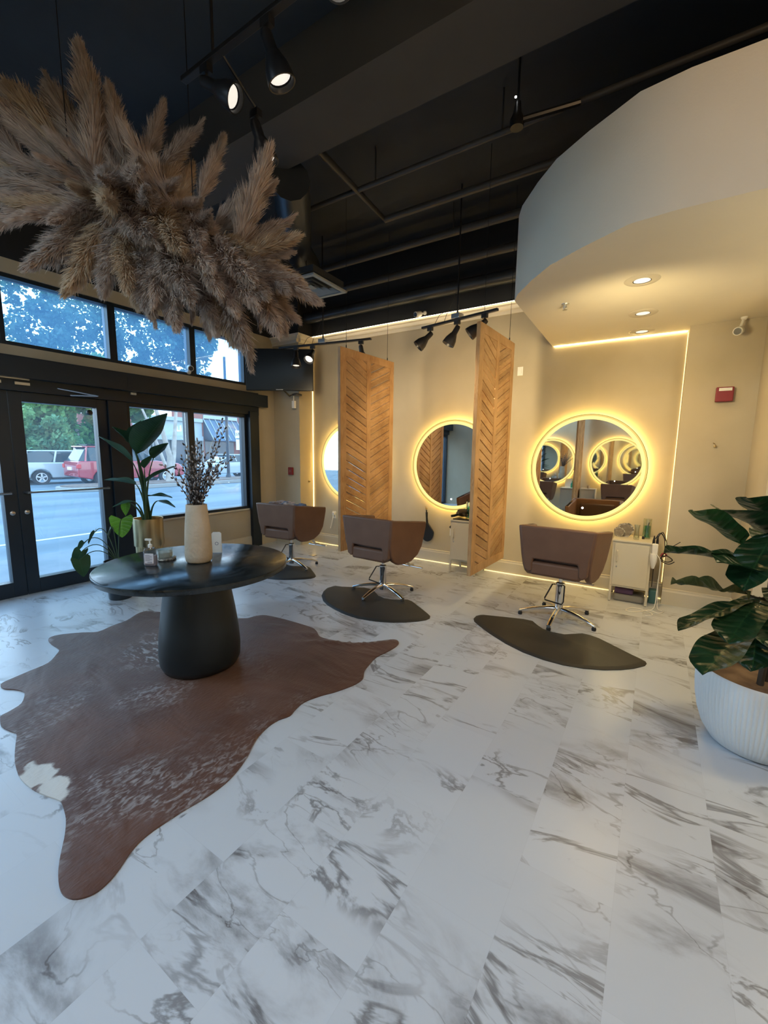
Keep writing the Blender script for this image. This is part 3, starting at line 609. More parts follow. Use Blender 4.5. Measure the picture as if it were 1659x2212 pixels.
# ------------------------------------------------------------------ round LED mirrors
def mirror(x, y, z, rz, label, first=[None]):
    if first[0] is not None:
        return kin(first[0], (x,y,z), rz, label)
    t = thing('round_mirror', label, 'mirror', (x,y,z), rz, 'round lit mirrors'); Rr = .59
    def ring(r0, r1, y0, y1, n=96):
        b = B(); b.lathe([(r0,y0),(r1,y0),(r1,y1),(r0,y1),(r0,y0)], n, rot=(PI/2,0,0)); return b
    b = B(); b.lathe([(0,.055),(.535,.055),(.535,.050),(0,.050)], 96, rot=(PI/2,0,0)); b.obj('mirror_glass', 'mirror', t, smooth=20)
    ring(.535,.571,.051,.0555).obj('frosted_ring', 'ledring', t, smooth=20)
    ring(.571,.588,.051,.0550).obj('outer_band', 'ledrim', t, smooth=20)
    ring(.588,.593,.046,.056).obj('rim', 'rim', t, smooth=20)
    ring(.40,.50,.004,.048).obj('back_box', 'whiteplastic', t, smooth=20)
    ring(.530,.556,.034,.046).obj('back_glow_strip', 'ledback', t, smooth=20)
    b = B(); b.lathe([(0,.0555),(.011,.0555),(.011,.0565),(0,.0565)], 20, (0,0,-.445), rot=(PI/2,0,0)); b.obj('touch_button', 'touch', t)
    first[0] = t; return t
MY = 5.249
mirror(-.672, MY, 1.357, 0, 'round glowing mirror at the right, above the big white side cabinet, fully in view')
mirror(-2.272, MY, 1.345, 0, 'round glowing mirror between the two hanging wooden screens')
mirror(-3.95, MY, 1.35, 0, 'round glowing mirror half hidden behind the left wooden screen')
mirror(-.85, -1.399, 1.33, PI, 'round glowing mirror on the opposite wall, right one of the pair seen in reflection')
mirror(-2.35, -1.399, 1.33, PI, 'round glowing mirror on the opposite wall, left one of the pair seen in reflection')
# ------------------------------------------------------------------ hanging wooden screens
def screen(p0, p1, z0, z1, label, flip=1):
    """p0 the edge nearest the viewer, p1 the edge nearest the wall; local +Y runs from p0 to p1"""
    ang = math.atan2(p1[1]-p0[1], p1[0]-p0[0]) - PI/2; Wd = math.hypot(p1[0]-p0[0], p1[1]-p0[1]); H = z1-z0; th = .019
    t = thing('wooden_screen', label, 'hanging screen', (p0[0], p0[1], z0), ang, 'hanging wooden screens')
    sw, cw, rw = .10, .075, .085; mid = Wd/2
    b = B()
    for lo, hi in (((-th,0,0),(th,sw,H)), ((-th,Wd-sw*.8,0),(th,Wd,H)), ((-th,mid-cw/2,0),(th,mid+cw/2,H)), ((-th,sw,0),(th,mid-cw/2,rw)), ((-th,mid+cw/2,0),(th,Wd-sw*.8,rw)), ((-th,sw,H-rw),(th,mid-cw/2,H)), ((-th,mid+cw/2,H-rw),(th,Wd-sw*.8,H))):
        b.box(lo, hi)
    b.obj('frame', 'wood_v', t, smooth=0, bevel=.002)
    pitch = .0925; gap = .013; slope = .43
    for side, (ya, yb) in enumerate(((sw, mid-cw/2), (mid+cw/2, Wd-sw*.8))):
        b = B(); w = yb-ya; rise = w*slope; k0 = -int(rise/pitch)-2
        for k in range(k0, int(H/pitch)+3):
            lo_ = rw + k*pitch; hi_ = lo_ + pitch - gap
            # quad outline in (y,z); left half falls towards the middle, right half rises away from it
            if side == 0: q = [(ya, lo_+rise), (ya, hi_+rise), (yb, hi_), (yb, lo_)]
            else: q = [(ya, lo_), (yb, lo_+rise), (yb, hi_+rise), (ya, hi_)]
            # clip to the opening
            def clip(poly, f):
                out = []
                for i in range(len(poly)):
                    a, c = poly[i], poly[(i+1) % len(poly)]; fa, fc = f(a), f(c)
                    if fa >= 0: out.append(a)
                    if (fa >= 0) != (fc >= 0):
                        s = fa/(fa-fc); out.append((a[0]+(c[0]-a[0])*s, a[1]+(c[1]-a[1])*s))
                return out
            q = clip(q, lambda p: p[1]-(rw-.002)); q = clip(q, lambda p: (H-rw+.002)-p[1]) if len(q) > 2 else q
            if len(q) < 3: continue
            b.prism(q, -.013, .013, axis='x')
        b.obj('slat_panel', 'wood_a' if side == 0 else 'wood_b', t, smooth=0)
    for y in (.12, Wd-.12):
        b = B(); b.tube([(0,y,H),(0,y,H+.03),(0,y,H+.04),(0,y,ZC-z0-.001)], [.006,.006,.0022,.0022], 6); b.obj('hanging_wire', 'blackmetal', t)
    return t
screen((-1.47,3.84), (-1.43,4.78), .31, 2.69, 'hanging oak chevron screen on the right, between the middle and right mirrors')
screen((-3.07,3.82), (-3.00,4.84), .34, 2.66, 'hanging oak chevron screen on the left, in front of the leftmost mirror')
screen((-1.62,-.35), (-1.62,-1.30), .31, 2.69, 'hanging oak chevron screen by the opposite wall, seen only in the mirror')
# ------------------------------------------------------------------ salon chairs
def make_chair(zt, label, loc, rz):
    t = thing('salon_chair', label, 'salon chair', loc, rz, 'brown leather salon chairs')
    z0 = zt-.42; W0, W1 = .262, .318
    # arms: side panels leaning outwards
    for s in (-1, 1):
        prof = [(-.30,.42),(-.285,.16),(-.255,.06),(-.20,-.01),(-.12,-.055),(-.03,-.065),(.09,-.055),(.19,.0),(.245,.09),(.26,.20),(.27,.30),(.265,.345),(.255,.352)]
        b = B(); b.prism(prof, 0, .052, axis='x')
        for v in b.bm.verts:
            u = (v.co.z+.055)/.475; off = W0 + (W1-W0)*u - .052
            v.co.x = s*(v.co.x+off+.095*(v.co.y+.30)); v.co.z += z0
        b.obj('armrest', 'leather', t, smooth=30, bevel=.014, seg=3)
    # backrest with the slot cut out of its lower edge
    def P(u, z): return (u*(W0 + (W1-W0)*(z+.055)/.475 - .012), z)
    out = [P(-1,.42), P(1,.42), P(1,.20), P(1,.03), P(.86,.0), P(.72,.02), P(.70,.10), P(.66,.13), P(-.66,.13), P(-.70,.10), P(-.72,.02), P(-.86,.0), P(-1,.03), P(-1,.20)]
    b = B(); b.prism(out, -.305, -.245, axis='y')
    for v in b.bm.verts:
        v.co.y += (.42-v.co.z)*.06; v.co.z += z0
    b.obj('backrest', 'leather', t, smooth=30, bevel=.014, seg=3)
    b = B(); b.box((-.212,-.275,z0-.02), (.212,.23,z0+.105)); b.obj('seat', 'leather', t, smooth=30, bevel=.025, seg=3)
    b = B(); b.box((-.22,-.235,z0+.09), (.22,-.175,z0+.36), rot=None); b.obj('back_cushion', 'leather_dark', t, smooth=30, bevel=.02, seg=3)
    b = B(); b.box((-.12,-.13,z0-.045), (.12,.14,z0-.02)); b.obj('seat_plate', 'blackmetal', t, smooth=0, bevel=.004)
    # pedestal
    b = B(); b.lathe([(0,.05),(.037,.05),(.037,z0-.16),(.040,z0-.155),(.040,z0-.125),(.030,z0-.12),(.016,z0-.118),(.016,z0-.045),(0,z0-.045)], 28); b.obj('pedestal', 'chrome', t)
    for k in range(5):
        a = -PI/2 + k*2*PI/5; b = B(); n = 9; secs = []
        for i in range(n):
            u = i/(n-1); r = .03+.315*u; zz = .098 - .058*u**1.8; w = .027-.008*u; hh = .018-.006*u
            secs.append((r, zz, w, hh))
        rings = []
        for r, zz, w, hh in secs:
            rg = []
            for j in range(10):
                q = 2*PI*j/10; y = w*math.cos(q); z = hh*math.sin(q)
                rg.append(b.bm.verts.new((r*math.cos(a)-y*math.sin(a), r*math.sin(a)+y*math.cos(a), zz+z)))
            rings.append(rg)
        for p, q in zip(rings, rings[1:]):
            for j in range(10): b.bm.faces.new((p[j], p[(j+1)%10], q[(j+1)%10], q[j]))
        b.bm.faces.new(rings[0]); b.bm.faces.new(rings[-1][::-1])
        lg = b.obj('base_leg', 'chrome', t, smooth=60)
        g = B(); g.lathe([(0,.0),(.018,0),(.020,.018),(.014,.030),(0,.030)], 14, (.335*math.cos(a), .335*math.sin(a), 0)); g.obj('foot_glide', 'blackplastic', lg)
    b = B(); zz = z0-.14
    b.tube([(-.04,-.02,zz),(-.06,-.04,zz),(-.105,-.10,zz-.12),(-.10,-.115,zz-.135),(.045,-.115,zz-.15),(.055,-.10,zz-.13),(.045,-.04,zz),(.03,-.02,zz)], .0065, 8); b.obj('pump_lever', 'blackmetal', t)
    b = B(); b.tube([(.05,.10,z0-.03),(.06,.26,z0-.05),(.065,.36,z0-.13),(.065,.42,z0-.20),(.065,.50,z0-.215)], .015, 10); b.obj('footrest_arm', 'steel', t)
    b = B(); b.tube([(-.08,.47,z0-.225),(.21,.47,z0-.225)], .013, 12); b.obj('footrest_bar', 'chrome', t)
    return t
c3 = make_chair(.887, 'brown leather salon chair nearest the right wooden screen and largest in view', (-.655,4.03,0), R_(-2.6))
c2 = make_chair(.858, 'brown leather salon chair in the middle, in front of the left wooden screen', (-2.37,3.69,0), R_(-3))
c1 = kin(c2, (-3.93,3.90,0), R_(4.8), 'brown leather salon chair by the window with cloths piled on its seat')
kin(c2, (-.75,-.78,0), R_(180), 'brown salon chair at the opposite wall, right one seen only in the mirror')
kin(c2, (-2.45,-.78,0), R_(175), 'brown salon chair at the opposite wall, left one seen only in the mirror')
# crumpled cloths on the far chair
def crumple(name, loc, r, sc, m_, seed, label):
    b = B(); bmesh.ops.create_icosphere(b.bm, subdivisions=4, radius=r)
    for v in b.bm.verts:
        n = noise.noise(v.co*14+Vector((seed,0,0)))+.6*noise.noise(v.co*34+Vector((0,seed,0)))
        v.co *= 1+.55*n; v.co = Vector((v.co.x*sc[0], v.co.y*sc[1], max(v.co.z*sc[2], -r*.3)))
    return at(tag(b.obj(name, m_, smooth=0), label, 'cloth', 'cloths on the far chair'), loc)
M['cloth2'] = simple('blue cloth', (.07,.10,.19), .9, c2=(.12,.17,.28), ns=9); M['cloth3'] = simple('beige cloth', (.42,.34,.30), .9, c2=(.2,.16,.17), ns=18)
crumple('folded_cloth', (-4.08,3.82,.80), .085, (1.6,1.2,.8), 'cloth3', 3, 'crumpled beige cloth heaped at the left on the far chair')
crumple('folded_cloth', (-3.93,3.86,.80), .085, (1.5,1.2,.75), 'cloth', 9, 'crumpled patterned cloth in the middle of the heap on the far chair')
crumple('folded_cloth', (-3.76,3.90,.775), .09, (1.5,1.3,.8), 'cloth2', 14, 'crumpled blue cloth at the right of the heap on the far chair')
crumple('folded_cloth', (-3.92,3.88,.62), .17, (1.1,1.1,.9), 'cloth2', 21, 'blue cloth at the bottom of the heap on the far chair')
# ------------------------------------------------------------------ anti fatigue mats
def mat_obj(poly, label, loc=(0,0), group='black salon floor mats'):
    cx = sum(p[0] for p in poly)/len(poly); cy = sum(p[1] for p in poly)/len(poly)
    b = B(); n = len(poly); prev = None
    rings = []
    for k, z in ((1.0,.0),(1.0,.004),(.955,.015),(.93,.016)):
        rings.append([b.bm.verts.new(((p[0]-cx)*k, (p[1]-cy)*k, z)) for p in poly])
    for A, D in zip(rings, rings[1:]):
        for i in range(n): b.bm.faces.new((A[i], A[(i+1)%n], D[(i+1)%n], D[i]))
    b.bm.faces.new(rings[-1]); b.bm.faces.new(rings[0][::-1])
    o = b.obj('salon_mat', 'matrubber', smooth=50); tag(o, label, 'floor mat', group); o.location = (cx+loc[0], cy+loc[1], .0005); return o
MATA = [[-1.298,3.567],[-1.301,3.644],[-1.278,3.688],[-1.083,3.755],[-0.925,3.805],[-0.842,3.806],[-0.784,3.736],[-0.72,3.675],[-0.637,3.648],[-0.532,3.655],[-0.45,3.728],[-0.404,3.769],[-0.343,3.769],[-0.269,3.742],[-0.196,3.687],[-0.098,3.614],[-0.006,3.545],[0.05,3.509],[0.057,3.477],[0.047,3.435],[-0.016,3.346],[-0.094,3.27],[-0.197,3.196],[-0.319,3.14],[-0.447,3.111],[-0.586,3.113],[-0.741,3.149],[-0.897,3.223],[-1.068,3.337],[-1.203,3.448],[-1.27,3.511]]
MATB = [[-2.854,3.252],[-2.927,3.368],[-2.968,3.479],[-2.955,3.572],[-2.869,3.592],[-2.755,3.658],[-2.634,3.713],[-2.532,3.713],[-2.446,3.652],[-2.35,3.572],[-2.257,3.542],[-2.18,3.55],[-2.096,3.593],[-2.066,3.626],[-2.019,3.647],[-1.96,3.628],[-1.879,3.568],[-1.791,3.505],[-1.701,3.436],[-1.654,3.394],[-1.634,3.346],[-1.644,3.291],[-1.687,3.227],[-1.769,3.143],[-1.858,3.074],[-1.958,3.022],[-2.063,2.991],[-2.179,2.97],[-2.323,2.981],[-2.487,3.023],[-2.627,3.077],[-2.74,3.145]]
mat_obj(MATA, 'large black curved mat under the chair nearest the right wooden screen')
mat_obj(MATB, 'black curved mat under the middle brown chair')
mat_obj(MATB, 'black curved mat half hidden behind the round table, under the far chair', (-1.72,.35))
# ------------------------------------------------------------------ side cabinets
def cabinet(loc, rz, w, d, hgt, label, open_side=False):
    t = thing('side_cabinet', label, 'cabinet', loc, rz, 'white metal side cabinets'); lz = .16
    b = B(); b.box((0,.012,lz), (w,d,hgt)); b.obj('body', 'cabinet', t, smooth=0, bevel=.003)
    b = B(); b.box((-.004,-.004,hgt), (w+.004,d,hgt+.018)); b.obj('top', 'cabinet', t, smooth=0, bevel=.003)
    b = B(); b.box((.022,.0,lz+.022), (w-.022,.012,hgt-.022)); dr = b.obj('door', 'cabinet', t, smooth=0, bevel=.002)
    b = B(); b.tube([(.05,0,hgt-.09),(.05,-.02,hgt-.10),(.055,-.022,hgt-.15),(.05,-.02,hgt-.20),(.05,0,hgt-.21)], .006, 8); b.obj('handle', 'cabinet', dr)
    b = B(); b.lathe([(0,0),(.008,0),(.007,.004),(0,.004)], 12, (.05,0,hgt-.26), rot=(PI/2,0,0)); b.obj('lock', 'steel', dr)
    for x, y in ((.0,.0),(w-.022,.0),(.0,d-.022),(w-.022,d-.022)):
        b = B(); b.box((x,y,.006), (x+.022,y+.022,lz+.002)); g = b.obj('leg', 'cabinet', t, smooth=0)
        b = B(); b.lathe([(0,0),(.009,0),(.009,.006),(0,.006)], 10, (x+.011,y+.011,0)); b.obj('foot', 'blackplastic', g)
    return t
cabinet((-.318,4.85,0), 0, .345, .37, .635, 'pale metal side cabinet at the right, beside the largest chair')
cb2 = cabinet((-2.125,4.86,0), 0, .345, .36, .665, 'pale metal side cabinet half hidden behind the right wooden screen')
kin(cb2, (-1.23,-1.02,0), R_(180), 'pale metal cabinet by the opposite wall, right one seen only in the mirror')
kin(cb2, (-1.68,-1.02,0), R_(180), 'pale metal cabinet by the opposite wall, left one seen only in the mirror')
# items on the right cabinet (top z .653)
zt = .654
def lathe_thing(name, prof, mats, loc, label, cat, n=24, **k):
    b = B(); b.lathe(prof, n); return at(tag(b.obj(name, mats, smooth=40, **k), label, cat), loc)
st = thing('stone_dish', 'round stone slices leaning on the right cabinet', 'stone slice', (-.225,5.08,zt))
for nm, c, r, off in (('slice',(0,0,.075),.075,0), ('slice',(-.055,-.03,.05),.052,1)):
    b = B(); n = 26; P_ = [(r*(1+.05*math.sin(3*a+off)+.04*math.cos(5*a))*math.cos(a)+c[0], r*(1+.05*math.sin(3*a+off)+.04*math.cos(5*a))*math.sin(a)+c[2]) for a in [2*PI*i/n for i in range(n)]]
    b.prism(P_, c[1]-.008, c[1]+.008, axis='y'); q = b.obj(nm, 'stone', st, smooth=30, bevel=.002)
    b = B(); b.prism([((x-c[0])*.8+c[0], (z-c[2])*.8+c[2]) for x, z in P_], c[1]-.0095, c[1]-.008, axis='y'); b.obj('pale_core', 'stone_core', q, smooth=0)
lathe_thing('glass_vase', [(0,0),(.026,0),(.028,.02),(.022,.06),(.021,.11),(.027,.15),(.025,.15),(.019,.11),(.02,.06),(.024,.02),(0,.006)], 'jarglass', (-.12,4.98,zt), 'small clear glass bottle beside the stone slices', 'glass')
b = B(); b.box((-.012,-.012,0), (.012,.012,.03)); at(tag(b.obj('small_tin', 'blackplastic', smooth=0, bevel=.003), 'little black tin on the right cabinet between the glasses', 'tin'), (-.06,5.04,zt))
dj = thing('disinfectant_jar', 'tall ribbed glass jar of green liquid on the right cabinet', 'jar', (-.035,5.10,zt))
b = B(); b.lathe([(0,0),(.036,0),(.038,.01),(.038,.205),(.035,.205),(.035,.012),(0,.012)], 28, mod=lambda a, z: 1+.02*math.sin(14*a)); b.obj('jar', 'jarglass', dj)
b = B(); b.lathe([(0,.013),(.033,.013),(.033,.13),(0,.13)], 24); b.obj('liquid', 'tealliquid', dj)
b = B(); b.tube([(-.02,.01,.02),(.015,-.01,.17)], .006, 6); b.obj('comb', 'blackplastic', dj)
# power strip and cords by the right cabinet
ps = thing('power_strip', 'white power adapter stuck on the right cabinet side with plugs', 'power strip', (.045,4.86,.55))
b = B(); b.box((-.022,-.035,-.015), (.03,.02,.105)); b.obj('housing', 'whiteplastic', ps, smooth=30, bevel=.01, seg=3)
b = B(); b.lathe([(0,-.13),(.012,-.125),(.030,-.05),(.034,0),(.03,.02),(0,.02)], 20, (.0,-.02,-.02)); b.obj('charger', 'whiteplastic', ps)
b = B()
for x in (-.012,.018): b.tube([(x,-.01,.095),(x,-.01,.13),(x+.002,-.01,.18)], [.012,.011,.004], 8)
b.obj('plug', 'blackplastic', ps)
def cord(pts, r, m_, label):
    out = []
    P_ = [Vector(p) for p in pts]
    for i in range(len(P_)-1):
        p0 = P_[max(i-1,0)]; p1 = P_[i]; p2 = P_[i+1]; p3 = P_[min(i+2,len(P_)-1)]
        for k in range(6):
            t_ = k/6; out.append(.5*((2*p1)+(-p0+p2)*t_+(2*p0-5*p1+4*p2-p3)*t_*t_+(-p0+3*p1-3*p2+p3)*t_**3))
    out.append(P_[-1])
    b = B(); b.tube(out, r, 6); o = b.obj('cord', m_, ps); o.location = (-.045,-4.86,-.55); o['label'] = label; return o
cord([(.045,4.85,.70),(.08,4.86,.76),(.12,4.88,.70),(.13,4.9,.58),(.11,4.9,.5),(.16,4.92,.47),(.20,4.9,.50),(.14,4.88,.54),(.1,4.9,.49),(.17,4.92,.45),(.22,4.92,.48)], .005, 'blackplastic', 'tangled black cord hanging right of the white adapter')
cord([(.065,4.85,.72),(.1,4.85,.77),(.14,4.87,.66),(.13,4.9,.60),(.19,4.92,.63),(.25,4.93,.68)], .004, 'blackplastic', 'black cord whose end sticks out to the right of the adapter')
cord([(.10,4.87,.53),(.12,4.88,.56),(.15,4.9,.54),(.12,4.9,.52)], .007, 'red', 'short red cord piece behind the white adapter')
cord([(.06,4.82,.56),(.10,4.82,.50),(.105,4.83,.38),(.10,4.84,.2),(.09,4.82,.02),(.02,4.72,.006),(-.08,4.60,.006),(-.14,4.62,.006),(-.08,4.74,.006),(.04,4.70,.006),(.08,4.62,.006),(.02,4.56,.006)], .0045, 'whiteplastic', 'white cord hanging from the adapter and curling on the floor')
cord([(.10,4.85,.30),(.11,4.86,.14),(.12,4.84,.01),(.17,4.80,.006),(.13,4.70,.006),(.05,4.74,.006),(-.01,4.66,.006)], .004, 'whiteplastic', 'thin white cord looping on the floor right of the cabinet')
b = B(); b.box((.052,5.02,.17), (.058,5.20,.52)); tag(b.obj('black_board', 'blackplastic', smooth=0), 'thin black board standing beside the right cabinet', 'board')
b = B(); b.box((.035,5.0,.0), (.11,5.10,.14)); tag(b.obj('teal_box', 'teal', smooth=0, bevel=.01), 'small teal tub on the floor right of the cabinet', 'box')
b = B(); b.box((-.27,4.93,.07), (-.10,5.10,.135)); tag(b.obj('purple_box', 'purple', smooth=0, bevel=.015), 'dark purple box lying under the right cabinet', 'box')
b = B(); b.box((-.28,4.90,.002), (.0,5.14,.07)); tag(b.obj('grey_case', 'curb', smooth=0, bevel=.02), 'grey case on the floor under the right cabinet', 'box')
# items on the cabinet behind the screen (top z .683)
z2 = .684
b = B(); b.box((-2.10,4.87,z2), (-1.82,5.18,z2+.012)); tag(b.obj('black_tray', 'blackplastic', smooth=0, bevel=.004), 'black tray on the cabinet behind the right wooden screen', 'tray')
sj = thing('comb_jar', 'clear jar of teal liquid holding combs, beside the right wooden screen', 'jar', (-1.93,5.0,z2+.013))
b = B(); b.lathe([(0,0),(.048,0),(.05,.01),(.05,.19),(.045,.21),(.042,.21),(.045,.19),(.045,.012),(0,.012)], 28); b.obj('jar', 'jarglass', sj)
b = B(); b.lathe([(0,.014),(.043,.014),(.043,.145),(0,.145)], 24); b.obj('liquid', 'tealliquid', sj)
b = B(); b.tube([(-.02,0,.03),(-.035,0,.24)], .006, 6); b.tube([(.01,.01,.03),(.03,0,.25)], .006, 6); b.obj('comb', 'blackplastic', sj)
def dryer(loc, rz, label, m_='leather_dark'):
    t = thing('hair_dryer', label, 'hair dryer', loc, rz)
    b = B(); b.lathe([(0,-.07),(.03,-.07),(.036,-.05),(.038,.02),(.028,.08),(.03,.10),(0,.10)], 20, (0,0,.045), rot=(0,PI/2,0)); b.obj('barrel', m_, t)
    b = B(); b.tube([(-.02,0,.04),(-.03,-.09,.02),(-.03,-.13,.018)], .016, 8); b.obj('handle', 'blackplastic', t)
M['dryer'] = simple('dark brown gloss', (.05,.035,.02), .3)
dryer((-2.05,5.02,z2+.015), R_(-30), 'dark hair dryer lying on the black tray, rear one', 'dryer'); dryer((-2.0,4.96,z2+.05), R_(50), 'dark hair dryer lying on top of the other on the black tray', 'dryer')
b = B(); b.box((-2.16,4.98,.60), (-2.126,5.14,.606)); b.tube([(-2.15,5.06,.60),(-2.15,5.06,.63)], .02, 10); b.tube([(-2.15,5.06,.61),(-2.19,5.0,.55)], .016, 8); tag(b.obj('tool_holder', 'blackplastic', smooth=0), 'dark tool hanging off the left side of the half hidden cabinet', 'tool')
# black paddle on a hook
b = B(); P_ = []
for i in range(40):
    a = 2*PI*i/40; r = .105
    x = r*math.sin(a)*.95; z = -r*math.cos(a)*1.35
    if z > 0: x *= max(.14, 1-(z/.142)**1.1*.92)
    P_.append((x+.02*(-z), z))
b.prism(P_, -.012, .012, axis='y'); b.tube([(-.004,0,.11),(-.012,0,.19),(-.016,0,.27)], [.018,.014,.017], 10); b.tube([(-.016,0,.26),(-.016,-.01,.30)], .009, 8)
at(tag(b.obj('black_paddle', 'blackplastic', smooth=30, bevel=.004), 'black pear shaped hand mirror hanging on a brass hook behind the middle chair', 'hand mirror'), (-2.625,5.215,.42), 0)
# items on opposite cabinets
lathe_thing('stoneware_cup', [(0,0),(.03,0),(.035,.07),(.032,.07),(.028,.006),(0,.006)], 'vase', (-1.40,-1.2,z2), 'small beige cup on the opposite cabinet seen in the mirror', 'cup')
lathe_thing('spray_bottle', [(0,0),(.035,0),(.036,.10),(.012,.13),(.012,.17),(0,.17)], 'tealliquid', (-1.78,-1.2,z2), 'tall bottle on the opposite cabinet seen in the mirror', 'bottle')
b = B(); b.box((-.08,0,0), (.08,.01,.22)); at(tag(b.obj('notice_card', 'whiteplastic', smooth=0), 'white card leaning by the opposite wall seen in the mirror', 'card'), (-1.90,-1.38,z2), 0)
# ------------------------------------------------------------------ round table and what stands on it
TX, TY, TZ = -2.60, 1.68, .742
tb = thing('round_table', 'round black pedestal table standing on the brown cowhide', 'table', (TX,TY,.0))
b = B(); b.lathe([(0,TZ),(.597,TZ),(.604,TZ-.004),(.606,TZ-.012),(.600,TZ-.038),(.592,TZ-.042),(0,TZ-.042)], 96); b.obj('tabletop', 'tabletop', tb, smooth=30)
b = B(); b.lathe([(0,.012),(.215,.012),(.245,.022),(.262,.06),(.266,.14),(.258,.26),(.240,.40),(.218,.54),(.200,.66),(.195,TZ-.042),(0,TZ-.042)], 64); b.obj('pedestal', 'tablebase', tb, smooth=50)
ZT = TZ+.001
vs = thing('stoneware_vase', 'tall beige stoneware vase on the round black table', 'vase', (-2.60,1.70,ZT))
b = B(); prof = [(0,0),(.072,0),(.083,.012),(.088,.05),(.086,.14),(.080,.24),(.073,.32),(.068,.375),(.067,.395),(.060,.397),(.056,.38),(.06,.30),(.07,.1),(0,.03)]
b.lathe(prof, 48)
b.obj('body', 'vase', vs, smooth=60)
wl = thing('willow_bunch', 'bunch of dark budded willow twigs in the stoneware vase', 'dried branches', (-2.60,1.70,ZT))
WILL = [[-2.594,1.476,1.411],[-2.618,1.575,1.403],[-2.679,1.66,1.461],[-2.506,1.582,1.536],[-2.567,1.651,1.493],[-2.639,1.725,1.524],[-2.465,1.643,1.566],[-2.527,1.712,1.533],[-2.583,1.783,1.485],[-2.391,1.702,1.466],[-2.43,1.784,1.42],[-2.223,1.724,1.468],[-2.367,1.776,1.644],[-2.511,1.761,1.418],[-2.398,1.632,1.422],[-2.528,1.669,1.449],[-2.666,1.69,1.415],[-2.553,1.552,1.361],[-2.619,1.629,1.387],[-2.666,1.716,1.399],[-2.465,1.654,1.465],[-2.499,1.733,1.373],[-2.301,1.661,1.396],[-2.348,1.762,1.487],[-2.471,1.835,1.71],[-2.445,1.598,1.393],[-2.494,1.678,1.375],[-2.649,1.688,1.338],[-2.358,1.672,1.335]]
for i, tip in enumerate(WILL):
    T = Vector(tip)-Vector((-2.60,1.70,ZT)); a = random.uniform(0,2*PI); S = Vector((.03*math.cos(a), .03*math.sin(a), .10)); Q = Vector((T.x*.16, T.y*.16, .40)); 
    if Q.xy.length > .045: Q.x *= .045/Q.xy.length; Q.y *= .045/max(Q.xy.length, .045)
    Mid = Q.lerp(T, .5) + Vector((T.x*-.08, T.y*-.08, .02+random.uniform(-.01,.02)))
    pts = []
    for k in range(15):
        u = k/14
        if u < .3: pts.append(S.lerp(Q, u/.3))
        else:
            v = (u-.3)/.7; pts.append((1-v)**2*Q + 2*v*(1-v)*Mid + v*v*T)
    b = B(); b.tube(pts, [.0034-.002*k/14 for k in range(15)], 5)
    Lh = (T-Q).length; nb = int(Lh/.021)
    for k in range(nb):
        v = (k+.8)/nb; p = (1-v)**2*Q + 2*v*(1-v)*Mid + v*v*T; d = ((Mid-Q).lerp(T-Mid, v)).normalized()
        sd = d.cross(Vector((math.cos(k*2.4+i), math.sin(k*2.4+i), .2))).normalized(); ax = (d*.8+sd*.55).normalized(); c = p+sd*.006+ax*.006
        q = ax.to_track_quat('Z', 'Y').to_matrix(); g = bmesh.ops.create_icosphere(b.bm, subdivisions=1, radius=1)
        mi = 1 if (k+i) % 3 else 0
        for vv in g['verts']: vv.co = c + q @ Vector((vv.co.x*.006, vv.co.y*.006, vv.co.z*.0118))
        for f in {f for vv in g['verts'] for f in vv.link_faces}: f.material_index = mi
    b.obj('twig', ['bark','bud'], wl, smooth=60)
sn = thing('sanitizer_bottle', 'clear hand sanitizer pump bottle near the front of the round table', 'pump bottle', (-2.755,1.455,ZT), R_(30))
b = B(); b.prism([(-.036,0),(.036,0),(.040,.01),(.040,.095),(.034,.112),(.016,.122),(-.016,.122),(-.034,.112),(-.040,.095),(-.040,.01)], -.018, .018, axis='y'); b.obj('bottle', 'clearplastic', sn, smooth=30, bevel=.006)
b = B(); b.prism([(-.034,.003),(.034,.003),(.037,.01),(.037,.07),(-.037,.07),(-.037,.01)], -.014, .014, axis='y'); b.obj('gel', 'gel', sn, smooth=30) if 'gel' in M else b.obj('gel', 'clearplastic', sn, smooth=30)
b = B(); b.lathe([(0,.122),(.013,.122),(.013,.14),(.008,.145),(.005,.147),(.005,.17),(0,.17)], 16); b.box((-.03,-.006,.168), (.012,.006,.180)); b.obj('pump', 'whiteplastic', sn, smooth=30)
b = B(); b.box((-.030,-.0195,.018), (.030,-.019,.085)); lb = b.obj('label', 'labelwhite', sn, smooth=0)
b = B()
for k in range(7): b.box((-.025,-.0202,.072-k*.006), (-.025+(.045 if k % 3 else .03),-.0196,.0745-k*.006))
for k in range(11): b.box((-.012+k*.003,-.0202,.021), (-.0105+k*.003,-.0196,.030))
b.obj('label_print', 'labelgrey', lb, smooth=0)
cd_ = thing('jar_candle', 'glass candle jar on a speckled stone slice on the round table', 'candle', (-2.845,1.60,ZT))
b = B(); b.lathe([(0,0),(.066,0),(.07,.005),(.066,.013),(0,.013)], 30, mod=lambda a, z: 1+.05*math.sin(7*a)+.04*math.sin(11*a)); b.obj('stone_slice', 'stone', cd_, smooth=30)
b = B(); b.lathe([(0,.014),(.052,.014),(.054,.02),(.054,.075),(.051,.075),(.051,.02),(0,.018)], 32); b.obj('jar', 'jarglass', cd_)
b = B(); b.lathe([(0,.019),(.049,.019),(.0495,.052),(.03,.055),(0,.053)], 32); b.obj('wax', 'wax', cd_)
sg = thing('acrylic_sign', 'small white upright sign behind the stoneware vase', 'sign', (-2.72,1.93,ZT), R_(40))
b = B(); b.prism([(-.035,0),(.035,0),(.035,.145),(.025,.155),(-.025,.155),(-.035,.145)], -.004, .004, axis='y'); b.obj('panel', 'whiteplastic', sg, smooth=0)
